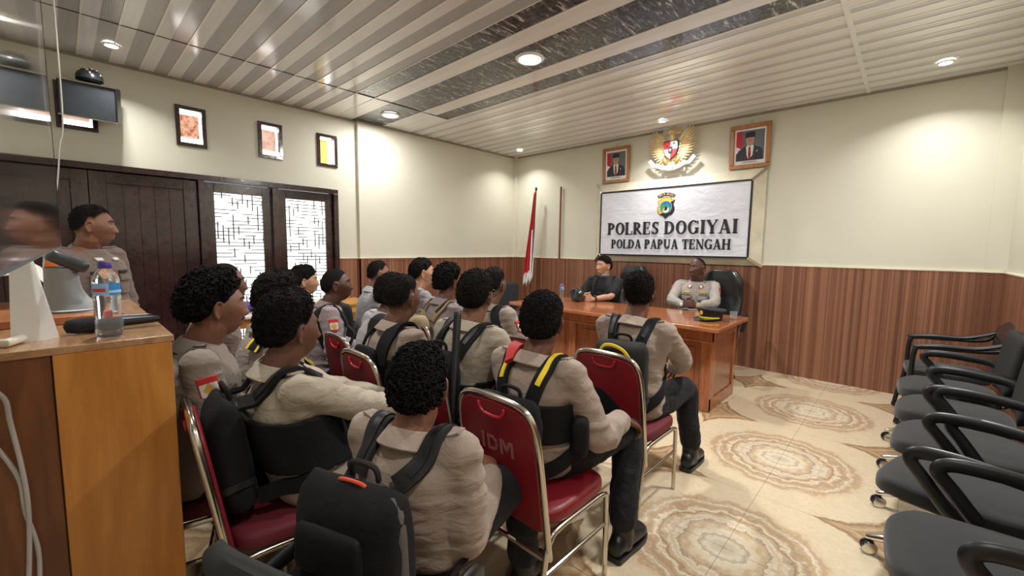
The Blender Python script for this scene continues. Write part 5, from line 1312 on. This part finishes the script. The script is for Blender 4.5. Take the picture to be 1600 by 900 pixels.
for s in (1, -1): strap(p14, [(s*.165, p14.N.y-.05, p14.N.z-.24), (s*.115, p14.N.y-.08, p14.N.z-.03), (s*.105, p14.N.y, p14.N.z+.05), (s*.11, p14.N.y+.10, p14.N.z-.08), (s*.12, p14.N.y+.14, p14.N.z-.2)], .06, M['nylon'], p14.t, 'shoulder_strap', .014, .012)
banquet(-1.70, 2.14, .0, 'empty looking red chair back between the spectacled person and the lettered chair')
# upright baton on the back of the spectacled person
pb, pa = at(715, 490, 1.93), at(707, 645, 1.80)
ba = thing('baton', 'long black ribbed baton upright against the black backpack of the person in spectacles', 'baton', pa)
obj('shaft', MB().tube([V((0, 0, 0)), pb-pa], .0165, 12), M['black_plastic'], ba)
ri = MB(); d = (pa-pb).normalized()
for i in range(16):
    p = (pb-pa)+d*(.01+.011*i); ri.tube([p, p+d*.005], .0185, 12, round_cap=False)
obj('ribbed_grip', ri, M['black'], ba)

# the two men behind the desk
p18 = cast('person in black shirt and dark vest with clasped hands behind the desk', 943, 416, 5.50, 187, (.0, .05), chair='own', group='seated men behind the desk', shirt='black', skin='tan', hair='neat', seed=61, hyaw=-22, rh=(.075, .47, .80), lh=(-.075, .47, .80), re=(.8, -.3, -.5), le=(-.8, -.3, -.5),
           rdir=(-.80, .45, .10), ldir=(.80, .40, .05), rn=(-.3, -.9, -.1), ln=(.3, -.9, -.2), curl=1.1, sleeves=False, vox=.005, epaulettes=False, hs=1.06, girth=1.08)
vt = vest(p18, lambda c: p18.P0.z+.10 < c.z < p18.N.z-.11)
for s in (1, -1): strap(p18, [(s*.10, p18.N.y-.1, p18.N.z-.12), (s*.10, p18.N.y, p18.N.z+.05), (s*.10, p18.N.y+.10, p18.N.z-.07), (s*.10, p18.N.y+.14, p18.N.z-.18)], .065, M['nylon2'], vt, 'shoulder_strap', .020, .012)
for i, (x_, z_) in enumerate(((-.09, -.22), (.0, -.22), (.09, -.22))):
    h = p18.tb.ray_cast(V((x_, 1, p18.N.z+z_)), V((0, -1, 0)), 2)[0]; obj('vest_pouch', MB().ell((x_, h.y+.04, p18.N.z+z_), (.038, .022, .06), 16, 8, e=.5), M['nylon'], vt)
e = MB(); e.ell((p18.N.x, p18.N.y+.02, p18.N.z+.045), (.075, .08, .035), 20, 8); obj('neck_gaiter', e, simple('grey blue neck gaiter', (128, 140, 158), .8), p18.t)
def watch(R_, s, mat):
    s0, e0, w0 = R_.A[s]; d = (w0-e0).normalized(); c = w0-d*.015; q = V((0, 0, 1)).rotation_difference(d).to_matrix().to_4x4(); Mw = Matrix.Translation(c) @ q
    b = MB().lathe([(.034, -.011), (.037, -.008), (.037, .008), (.034, .011)], seg=20, M=Mw, cap=False); b.lathe([(.030, -.011), (.030, .011)], seg=20, M=Mw, cap=False)
    nv = V((0, .3, 1)); nv = (nv-d*nv.dot(d)).normalized(); q2 = V((0, 0, 1)).rotation_difference(nv).to_matrix().to_4x4()
    b.lathe([(.001, .0), (.021, .0), (.022, .010), (.018, .013), (.001, .013)], seg=18, M=Matrix.Translation(c+nv*.036) @ q2); obj('wristwatch', b, mat, R_.t)
watch(p18, -1, M['black_plastic'])
p19 = cast('person in pale grey officer uniform with badges and folded hands behind the desk', 1089, 420, 5.02, 193, (.0, .03), chair='own', group='seated men behind the desk', shirt='officer', skin='deep', hair='bald', seed=67, hyaw=-30, hpitch=-4, rh=(.085, .45, .80), lh=(-.075, .45, .80), re=(.9, -.2, -.5), le=(-.9, -.2, -.5),
           rdir=(-.80, .45, .25), ldir=(.80, .40, .15), rn=(-.3, -.9, -.1), ln=(.3, -.9, -.1), curl=1.1, vox=.0045, hs=1.10, girth=1.14, shw=1.08, fold=.6, nose=1.15, lips=1.2)
watch(p19, -1, M['black_plastic']); sleeve_patch(p19, -1, 'officer', .30); sleeve_patch(p19, 1, 'red', .30)
Nz, Ny = p19.N.z, p19.N.y
for s in (1, -1):
    decal(p19, 'breast_pocket', (s*.088, .4, Nz-.215), (0, -1, 0), (0, 0, 1), .105, .115, None, None, [CL['officer']], .008)
    decal(p19, 'pocket_flap', (s*.088, .4, Nz-.170), (0, -1, 0), (0, 0, 1), .11, .04, None, None, [CL['officer']], .014)
    decal(p19, 'gold_badge', (s*.088, .4, Nz-.105), (0, -1, 0), (0, 0, 1), .075, .042, None, None, [M['patch_gold']], .006, nx=14, ny=10, shape=lambda a, c: (abs(a) < .95 and abs(c) < .45) or (a*a+c*c < .42))
    decal(p19, 'collar_tab', (s*.062, .4, Nz-.042), (0, -1, 0), (s*-.4, 0, 1), .042, .026, None, lambda a, c: 1 if abs(a) < .45 else 0, [M['patch_red'], M['patch_white']], .012, nx=9, ny=4)
decal(p19, 'gold_badge', (-.088, .4, Nz-.23), (0, -1, 0), (0, 0, 1), .06, .032, None, None, [M['patch_gold']], .014, shape=lambda a, c: a*a+c*c < .8)
decal(p19, 'silver_badge', (.088, .4, Nz-.215), (0, -1, 0), (0, 0, 1), .035, .045, None, None, [M['patch_white']], .014, shape=lambda a, c: a*a+c*c < .8)
decal(p19, 'shirt_placket', (0, .4, Nz-.22), (0, -1, 0), (0, 0, 1), .030, .30, None, None, [CL['officer']], .004)
def chest_text(R_, s, x_, z_, size):
    h = R_.sb.ray_cast(V((x_, .5, z_)), V((0, -1, 0)), 1)
    if h[0] is not None:
        n = h[1]; up = V((0, 0, 1)); r_ = up.cross(n).normalized(); u_ = n.cross(r_); Mx = Matrix(((r_.x, u_.x, n.x, h[0].x+n.x*.010), (r_.y, u_.y, n.y, h[0].y+n.y*.010), (r_.z, u_.z, n.z, h[0].z+n.z*.010), (0, 0, 0, 1)))
        text_obj('name_tape', s, size, M['ink'], R_.t, Mx)
chest_text(p19, 'POLISI', -.088, Nz-.14, .036); chest_text(p19, 'YOLAND', .088, Nz-.14, .028)
# the standing man by the doors
p1 = cast('person standing in brown grey uniform with orange arm patch beside the dark doors', 147, 354, 2.62, -42, (.0, .03), chair='own', group='standing people', stand=True, hipz=.90, hyaw=30, shirt='brown', skin='brown', hair='fadelow', seed=71, vox=.0048, hs=1.0, girth=1.1, shw=1.05, lips=.75)
sleeve_patch(p1, 1, 'orange', .25)
for s in (1, -1):
    decal(p1, 'breast_pocket', (s*.085, .4, p1.N.z-.21), (0, -1, 0), (0, 0, 1), .105, .12, None, None, [CL['brown']], .007); decal(p1, 'pocket_flap', (s*.085, .4, p1.N.z-.165), (0, -1, 0), (0, 0, 1), .11, .04, None, None, [CL['brown']], .013)
    decal(p1, 'collar_pin', (s*.06, .4, p1.N.z-.05), (0, -1, 0), (0, 0, 1), .04, .016, None, None, [M['patch_white']], .012, nx=6, ny=3); decal(p1, 'name_tape', (s*.085, .4, p1.N.z-.13), (0, -1, 0), (0, 0, 1), .09, .018, None, None, [M['patch_black']], .007)
# ================================================================== left foreground: cabinet with its clutter, screen, speaker, side tables, loose chairs
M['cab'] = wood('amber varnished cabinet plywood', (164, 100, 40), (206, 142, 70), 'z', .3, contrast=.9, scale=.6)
M['cab_d'] = wood('dark brown cabinet wood', (84, 48, 28), (124, 76, 44), 'z', .35, contrast=.8, scale=.7)
M['cab_top'] = wood('worn cabinet top', (146, 104, 70), (190, 150, 112), 'x', .22, coat=.3)
M['cab_tray'] = wood('reddish tray wood', (140, 78, 46), (196, 128, 84), 'x', .3)
cx0, cx1, cy0, cy1, cz = -2.92, -1.705, -.40, .225, 1.12
cb = thing('cabinet', 'tall amber wooden cabinet in the left foreground carrying a water bottle and microphones', 'cabinet', ((cx0+cx1)/2, (cy0+cy1)/2, 0))
def CLc(mb): return mb.xform(Matrix.Translation((-(cx0+cx1)/2, -(cy0+cy1)/2, 0)))
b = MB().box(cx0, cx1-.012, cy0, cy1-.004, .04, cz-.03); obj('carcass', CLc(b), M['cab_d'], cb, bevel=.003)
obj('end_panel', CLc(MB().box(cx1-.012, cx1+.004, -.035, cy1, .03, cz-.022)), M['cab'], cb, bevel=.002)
obj('end_panel', CLc(MB().box(cx1-.012, cx1-.001, cy0, -.038, .03, cz-.022)), M['cab_d'], cb, bevel=.002)  # this end panel is a darker brown than the other
obj('top', CLc(MB().box(cx0-.01, cx1+.006, cy0-.005, cy1+.006, cz-.022, cz)), M['cab_top'], cb, bevel=.003)
b = MB(); b.box(cx0+.10, -2.15, cy0+.06, .150, cz, cz+.028); obj('raised_ledge', CLc(b), M['cab_tray'], cb, bevel=.004)
obj('plinth', CLc(MB().box(cx0+.02, cx1-.03, cy0+.02, cy1-.02, 0, .04)), M['black_plastic'], cb)
# bottle
def water_glass():
    g = N('clear water bottle plastic'); g.color((.94, .97, .98, 1)); g.set(rough=.06, trans=.92, ior=1.25, spec=.6); return g.mat
M['pet'] = water_glass()
bt = thing('water_bottle', 'clear water bottle with blue label and violet cap on the cabinet', 'bottle', (-1.80, .088, cz))
prof = [(.005, .002), (.028, .0), (.032, .006), (.0325, .02)]
for i in range(9): prof += [(.0305, .026+i*.0108), (.0325, .0305+i*.0108)]
prof += [(.0325, .128), (.0318, .130), (.0318, .166), (.0325, .168), (.0315, .18), (.026, .194), (.018, .204), (.0135, .209), (.0125, .222)]
obj('body', MB().lathe(prof, seg=36), M['pet'], bt, smooth=50)
lb = MB().lathe([(.0327, .130), (.0327, .166)], seg=48, cap=False); me_ = lb.mesh('label'); fix_normals(me_)
for p in me_.polygons:
    c = p.center; a = math.degrees(math.atan2(c.y, c.x)); p.material_index = 1 if -50 < a+20 < 30 else 0
lo_ = obj('label', me_, [simple('blue bottle label', (52, 142, 208), .4), simple('pale blue label panel', (150, 186, 222), .4)], bt)
stp = MB()
for z0, z1 in ((.143, .149),): 
    pts = [V((.0333*math.cos(math.radians(a)), .0333*math.sin(math.radians(a)), (z0+z1)/2)) for a in range(-66, 0, 6)]; stp.ribbon(pts, [V((p.x, p.y, 0)).normalized() for p in pts], .010, .0006)
obj('label_band', stp, simple('label red', (196, 60, 70), .4), lo_)
pts = [V((.0334*math.cos(math.radians(a)), .0334*math.sin(math.radians(a)), .141)) for a in range(6, 90, 6)]
stp = MB(); stp.ribbon(pts, [V((p.x, p.y, 0)).normalized() for p in pts], .008, .0006); obj('label_band', stp, simple('label light blue', (170, 212, 240), .4), lo_)
cp = MB(); rr = []
for z, r in ((.211, .0155), (.2125, .016), (.228, .016), (.231, .0145)):
    rr.append([(( r+.0005*(k % 2))*math.cos(2*PI*k/48), (r+.0005*(k % 2))*math.sin(2*PI*k/48), z) for k in range(48)])
cp.loft(rr); obj('cap', cp, simple('violet bottle cap', (74, 58, 140), .35), bt)
# microphones lying on the cabinet
M['mic'] = simple('black microphone body', (22, 22, 25), .32); M['mic_grille'] = simple('black foam windscreen', (30, 30, 33), .9, bump=.6, bscale=300, bdist=.002)
def mic(label, p0, p1, big, r=.019):
    a, c = V(p0), V(p1); t = thing('microphone', label, 'microphone', a, 0, 'black microphones on the cabinet'); d = (c-a); L_ = d.length; u = d.normalized(); P = lambda f: u*(f*L_)
    obj('handle', MB().tube([P(.36), P(.5), P(.75), P(.96), P(1)], [r*.98, r*.86, r*.72, r*.62, r*.55], 16, sub=3), M['mic'], t)
    if big:
        q = V((0, 0, 1)).rotation_difference(u).to_matrix().to_4x4()
        obj('windscreen', MB().lathe([(.004, 0), (r*1.0, .006), (r*1.25, .03), (r*1.3, .07), (r*1.15, .11), (r*.95, .125), (r*.6, .126)], seg=24, M=q), M['mic_grille'], t, smooth=60)
        obj('collar_ring', MB().lathe([(r*1.02, .122), (r*1.06, .126), (r*1.06, .134), (r*1.0, .138)], seg=20, M=q, cap=False), simple('blue mic ring', (60, 96, 140), .4), t)
mic('large black microphone with foam windscreen lying in front of the bottle', (-1.90, -.010, cz+.026), (-1.93, .270-.05, cz+.024), True, .0195)
mic('slim black microphone lying behind the bottle, end near the cabinet edge', (-2.02, .0, cz+.018), (-2.02, .215, cz+.016), False, .017)
mic('slim black microphone farthest back of the three on the cabinet', (-2.10, .05, cz+.016), (-2.09, .215, cz+.016), False, .015)
tag(obj('red_clip', MB().box(-1.965, -1.945, .085, .105, cz+.001, cz+.07), simple('red plastic clip', (206, 60, 56), .4), bevel=.006), 'small red plastic clip standing beside the large microphone', 'clip')
# folded white card
A_, B_ = at(50, 533, 1.42), at(50, 405, 1.42)
cd = thing('folded_card', 'tall folded white card standing on the cabinet left of the bottle', 'card', (-1.845, -.062, cz))
b = MB(); hgt = .235
b.loft([[V((0, -.052, 0)), V((0, .006, 0)), V((0.003, .006, 0)), V((.003, -.052, 0))], [V((-.01, -.042, hgt*.97)), V((-.01, -.004, hgt)), V((-.007, -.004, hgt)), V((-.007, -.042, hgt*.97))]]); obj('front_leaf', b, M['white'], cd, smooth=0)
b = MB(); b.loft([[V((0, .006, 0)), V((-.030, .040, 0)), V((-.030, .043, 0)), V((0, .009, 0))], [V((-.01, -.004, hgt)), V((-.018, .002, hgt*.99)), V((-.018, .005, hgt*.99)), V((-.01, -.001, hgt))]]); obj('side_leaf', b, M['white'], cd, smooth=0)
# grey moulded desk speaker/telephone behind the card
gd = thing('conference_device', 'grey moulded device with a tilted dark head on the cabinet ledge behind the white card', 'device', (-2.32, -.005, cz+.028))
rings = []
for u in range(11):
    f = u/10; z = .165*f; w_ = .046+.030*(1-f)**3*1.6; dpt = .050+.03*(1-f)**3
    rings.append([(math.cos(a)*dpt, .0+.03*(1-f)**4+math.sin(a)*w_, z) for a in [2*PI*k/28 for k in range(28)]])
obj('body', MB().loft(rings), simple('grey moulded plastic', (132, 136, 138), .45), gd, smooth=60)
hd = MB().ell((0, 0, 0), (.055, .062, .024), 28, 10, e=.40); hd.xform(Matrix.Translation((0, .020, .190)) @ Matrix.Rotation(-.5, 4, 'X')); obj('head', hd, simple('dark grey plastic head', (62, 66, 68), .3), gd)
obj('base', MB().ell((0, .02, .008), (.085, .085, .009), 28, 8), simple('pale grey plastic base', (176, 180, 182), .4), gd)
# white sheet draped at the back of the cabinet
sh = MB(); nx, ny = 22, 16
for i in range(nx+1):
    for j in range(ny+1):
        u, w_ = i/nx, j/ny; x = -2.50-.40*w_; y_ = -.36+.40*u; z = cz+.03+.075+.05*w_+.05*math.sin(u*2.4+.6)-.02*math.sin(w_*9+u*7)*.6-(.10*max(0, u-.7)/.3)
        sh.v.append((x, y_, max(cz+.032, z)))
for i in range(nx):
    for j in range(ny): a = i*(ny+1)+j; sh.f.append([a, a+1, a+ny+2, a+ny+1]); sh.m.append(0)
tag(obj('plastic_sheet', sh, simple('white plastic sheet', (214, 214, 208), .4), smooth=180, solid=.003), 'white sheet bunched on the rear of the cabinet top', 'sheet')
tag(obj('cable_tube', MB().tube([(-1.80, -.155, cz+.013), (-1.78, -.12, cz+.013), (-1.90, -.072, cz+.014)][:2]+[(-1.86, -.085, cz+.013)], .012, 12), simple('cream plastic tube', (224, 218, 200), .4)), 'short cream plastic tube lying at the left end of the cabinet top', 'tube')
M['cable_w'] = simple('grey white cable', (176, 170, 164), .5); M['cable_b'] = simple('black cable', (22, 22, 24), .5)
def px_on_x(px, py, x): d = CF + CR*((px-800)/FPX) - CU*((py-450)/FPX); return V((0, 0, CAM_H)) + d*(x/d.x)
def hang(pts, x, r, mat, name, label): tag(obj(name, MB().tube([px_on_x(px, py, x) for px, py in pts], r, 8, sub=6), mat), label, 'cable')
hang([(-30, 600), (6, 622), (16, 660), (34, 730), (44, 790), (46, 860), (44, 930)], cx1+.03, .0052, M['cable_w'], 'cable', 'grey white cable hanging down the cabinet end, right one of two')
hang([(-40, 670), (0, 706), (30, 750), (40, 800), (60, 860), (62, 930)], cx1+.022, .0052, M['cable_w'], 'cable', 'grey white cable hanging down the cabinet end, looping in from the left')
for k, (q, lb) in enumerate((([(-1.50, .05), (-1.40, .20), (-1.52, .34), (-1.78, .40), (-1.95, .52)], 'black cable looped on the floor beside the cabinet'), ([(-1.35, -.05), (-1.22, .15), (-1.30, .38), (-1.60, .50)], 'second black cable loop on the floor in front of the cabinet'))):
    tag(obj('floor_cable', MB().tube([(x, y, .008) for x, y in q], .0055, 8, sub=8), M['cable_b']), lb, 'cable')
# dark bag hanging behind the cabinet edge (on the chair beside it)
bg_ = thing('black_bag', 'black bag hanging beside the cabinet edge under the red chair back', 'bag', (-1.99, .375, 0))
b = MB().ell((0, 0, .52), (.10, .045, .24), 24, 14, e=.6); obj('bag_body', b, M['nylon'], bg_); obj('bag_strap', MB().tube([(-.05, 0, .74), (-.03, .01, .86), (.03, .01, .86), (.05, 0, .74)], .010, 8, sub=5), M['nylon'], bg_)

# --- large screen on a wall arm: seen at a grazing angle it mirrors the door wall
g = N('black glossy screen glass'); g.color((.012, .012, .014, 1)); g.set(rough=.02, spec=1.0, coat=1.0, ior=1.9); M['screen'] = g.mat
b_ = -.012; sx0, sx1, sz0, sz1 = -1.65, -.19, 1.398, 2.20
tv = thing('television', 'large glossy black screen edge on at the far left, mirroring the door wall', 'television', (sx0, 0, sz0))
yv = lambda x: -.018+b_*x*1.0
def TVb(x0, x1, z0, z1, d0, d1): 
    b = MB(); b.loft([[V((x-sx0, yv(x)+d0, z-sz0)) for x, z in ((x0, z0), (x1, z0), (x1, z1), (x0, z1))], [V((x-sx0, yv(x)+d1, z-sz0)) for x, z in ((x0, z0), (x1, z0), (x1, z1), (x0, z1))]]); return b
obj('glass', TVb(sx0+.004, sx1-.02, sz0+.0012, sz1-.012, -.004, .0), M['screen'], tv, smooth=0)
b = MB(); 
for q in ((sx0, sx1, sz0, sz0+.0012), (sx0, sx1, sz1-.012, sz1), (sx0, sx0+.004, sz0+.012, sz1-.012), (sx1-.02, sx1, sz0+.012, sz1-.012)): b.merge(TVb(*q, -.012, .0008))
obj('bezel', b, simple('grey black bezel', (30, 30, 34), .35), tv, smooth=0)
obj('back_shell', TVb(sx0+.002, sx1-.002, sz0+.004, sz1-.004, -.045, -.0125), M['black_plastic'], tv, smooth=0)
obj('wall_arm', MB().box(.55, .70, YF+.002, -.035, .25, .45), M['black_plastic'], tv)
tag(obj('hanging_cable', MB().tube([V((px_on_x(83, 0, -2.96).x, px_on_x(83, 0, -2.96).y, ZC-.02)), px_on_x(97, 165, -2.96), px_on_x(93, 230, -2.96), px_on_x(88, 300, -2.96), px_on_x(70, 395, -2.96), px_on_x(66, 440, -2.96)], .0032, 8, sub=6), M['cable_w']), 'thin pale cable hanging from the ceiling past the far edge of the black screen', 'cable')

# --- wall speaker with a mirror-ball light on it, high on the left wall
spk = thing('wall_speaker', 'black speaker box high on the left wall near the corner', 'speaker', (XL+.012, .30, 2.44))
Ms = Matrix.Translation((.15, -.04, .155)) @ Matrix.Rotation(.22, 4, 'Y') @ Matrix.Rotation(-.35, 4, 'Z')
b = MB(); prf = [(-.105, -.155), (.105, -.185), (.105, .185), (-.105, .155)]
b.loft([[V((x, y, -.145)) for x, y in prf], [V((x, y, .145)) for x, y in prf]]); obj('cabinet', b.xform(Ms), M['black_plastic'], spk, bevel=.012)
b = MB().box(.104, .112, -.172, .172, -.130, .130); obj('grille', b.xform(Ms), simple('grey black speaker cloth', (66, 72, 80), .8, bump=.5, bscale=300), spk, bevel=.004)
b = MB(); 
for s in (-1, 1): b.box(.09, .118, -.18, .18, s*.138-.005, s*.138+.005)
obj('chrome_strip', b.xform(Ms), M['chrome_w'], spk); obj('bracket', MB().box(0, .12, -.08, .0, .10, .16), M['black_plastic'], spk)
ds = thing('disco_light', 'round black party light with glittering lenses on top of the wall speaker', 'light', (XL+.17, .25, 2.745))
b = MB(); Rr = .088; rings = []
for i in range(9):
    a = math.radians(-8+98*i/8); rings.append([(Rr*math.cos(a)*math.cos(t), Rr*math.cos(a)*math.sin(t), .03+Rr*math.sin(a)) for t in [2*PI*k/28 for k in range(28)]])
obj('dome', b.loft(rings), M['black_leather'], ds, smooth=60); obj('base', MB().lathe([(.06, 0), (.07, .004), (.07, .022), (.08, .026)], seg=24), M['black_plastic'], ds)
for i in range(14):
    a, e_ = i*2.4, math.radians(22+18*(i % 3)); c = V((math.cos(a)*math.cos(e_), math.sin(a)*math.cos(e_), math.sin(e_)))
    obj('lens', MB().ell(c*Rr*1.0+V((0, 0, .03)), (.011, .011, .011), 10, 8), M['chrome'], ds)

# --- side tables by the left wall
def side_table(name, label, x0, x1, y0, y1, z, top, legm, apron=True):
    t = thing(name, label, 'table', ((x0+x1)/2, (y0+y1)/2, 0)); a, c = (x1-x0)/2, (y1-y0)/2
    obj('tabletop', MB().box(-a, a, -c, c, z-.025, z), top, t, bevel=.005)
    for sx in (-1, 1):
        for sy in (-1, 1): obj('leg', MB().box(sx*(a-.05)-.025, sx*(a-.05)+.025, sy*(c-.05)-.025, sy*(c-.05)+.025, 0, z-.025), legm, t, bevel=.004)
    b = MB()
    for sx in (-1, 1): b.box(sx*(a-.05)-.012, sx*(a-.05)+.012, -c+.075, c-.075, z-.115, z-.025)
    for sy in (-1, 1): b.box(-a+.075, a-.075, sy*(c-.05)-.012, sy*(c-.05)+.012, z-.115, z-.025)
    obj('apron', b, legm, t); return t
side_table('side_table', 'pale topped wooden table under the bright door panes', -5.15, -4.45, .98, 1.55, .74, M['pale_top'], M['cab'])
side_table('side_table', 'yellow varnished wooden table by the left wall in front of the pilaster', -5.18, -4.66, 2.0, 2.56, .75, M['yellow_wood'], M['yellow_wood'])
pb_ = thing('purple_cloth', 'purple cloth bundle on the pale table under the door panes', 'cloth', (-4.80, 1.25, .74))
me_ = MB().ell((0, 0, .045), (.085, .14, .048), 28, 14).mesh('bundle'); fix_normals(me_); co = coords(me_); nr = normals(me_); setco(me_, co+nr*(.022*(vnoise(co*22)-.5))[:, None]); obj('bundle', me_, simple('purple cloth', (84, 70, 140), .7), pb_, smooth=180)
for i, (dx, dy) in enumerate(((.13, .03), (.11, .15))):
    tag(obj('white_cup', MB().lathe([(.02, 0), (.024, .004), (.032, .06), (.034, .062), (.030, .058), (.022, .008)], c=(-4.80+dx, 1.25+dy, .74), seg=20), M['white']), ['white cup in front of the purple cloth on the pale table', 'white cup at the right of the purple cloth on the pale table'][i], 'cup')

# --- things on the desk
def desk_bottle(x, y): pass
d2 = copy_tree(bt); d2.location = (-3.22, 4.36, DZ); d2.scale = (.95, .95, .95); d2['label'] = 'clear water bottle standing at the left end of the long desk'
d2['group'] = bt['group'] = 'clear water bottles'
bk = thing('black_pouch', 'crumpled black plastic pouch on the long desk left of the man in black', 'bag', (-2.93, 4.28, DZ))
me_ = MB().ell((0, 0, .085), (.085, .062, .088), 36, 22, e=.75).mesh('pouch'); fix_normals(me_); co = coords(me_); nr = normals(me_); setco(me_, co+nr*(.03*(vnoise(co*28)-.5))[:, None]); obj('pouch', me_, M['black_leather'], bk, smooth=180)
pc = thing('peaked_cap', 'black peaked cap with gold braid and badge on the right end of the desk', 'cap', (-1.31, 4.10, DZ), -.45)
rings = []
for r, ry, z in ((.088, .102, .004), (.090, .104, .012), (.091, .104, .048), (.108, .122, .072), (.122, .136, .092), (.118, .132, .100), (.07, .08, .106), (.005, .005, .107)):
    rings.append([(r*math.cos(a), ry*math.sin(a), z+(.018 if z > .06 else 0)*max(0, -math.sin(a))) for a in [2*PI*k/36 for k in range(36)]])
obj('crown', MB().loft(rings), simple('black cap cloth', (26, 27, 34), .7), pc, smooth=60)
b = MB(); o_, i_ = [], []
for k in range(15):
    a = PI+PI*k/14; o_.append(V((.105*math.cos(a), .085*math.sin(a)-.085, .004+.010*abs(math.cos(a))))); i_.append(V((.090*math.cos(a), .104*math.sin(a)*.88, .022)))
    
for k in range(14): b.add([o_[k], o_[k+1], i_[k+1], i_[k], o_[k]+V((0, 0, .004)), o_[k+1]+V((0, 0, .004)), i_[k+1]+V((0, 0, .004)), i_[k]+V((0, 0, .004))], [(0, 1, 2, 3), (7, 6, 5, 4), (0, 4, 5, 1), (2, 6, 7, 3)])
obj('peak', b, M['black_leather'], pc, smooth=60)
pts = [V((.0935*math.cos(PI+PI*k/16), .107*math.sin(PI+PI*k/16), .030)) for k in range(17)]; b = MB(); b.ribbon(pts, [V((p.x, p.y, 0)).normalized() for p in pts], .011, .004); obj('braid', b, M['yellow'], pc)
b = MB().ell((0, -.120, .072), (.018, .008, .024), 16, 10); obj('badge', b, M['patch_gold'], pc)
gl = thing('drinking_glass', 'small clear glass with white marks at the right corner of the desk', 'glass', (-1.175, 4.30, DZ))
obj('tumbler', MB().lathe([(.001, .004), (.026, .004), (.030, .075), (.032, .075), (.028, .0), (.001, 0)], seg=24), M['pet'], gl)
b = MB().box(.026, .0265, -.004, .004, .01, .065); obj('white_mark', b, M['white'], gl)

# --- black office chairs in the audience
def black_chair(x, y, rz, label):
    o = copy_tree(oc0); o.location = (x, y, 0); o.rotation_euler = (0, 0, rz); o['label'] = label; o['group'] = 'black office chairs in the audience'; return o
ch = black_chair(-.955, .50, math.radians(20), 'black office chair under the person nearest the viewer'); ch.scale = (.86, 1, .885)
q_ = at(792, 462, 6.0); black_chair(q_.x, q_.y, -2.2, 'black office chair beyond the left end of the long desk')
black_chair(p8.x, p8.y+.04, -.2, 'black office chair under the person in the pale grey shirt')
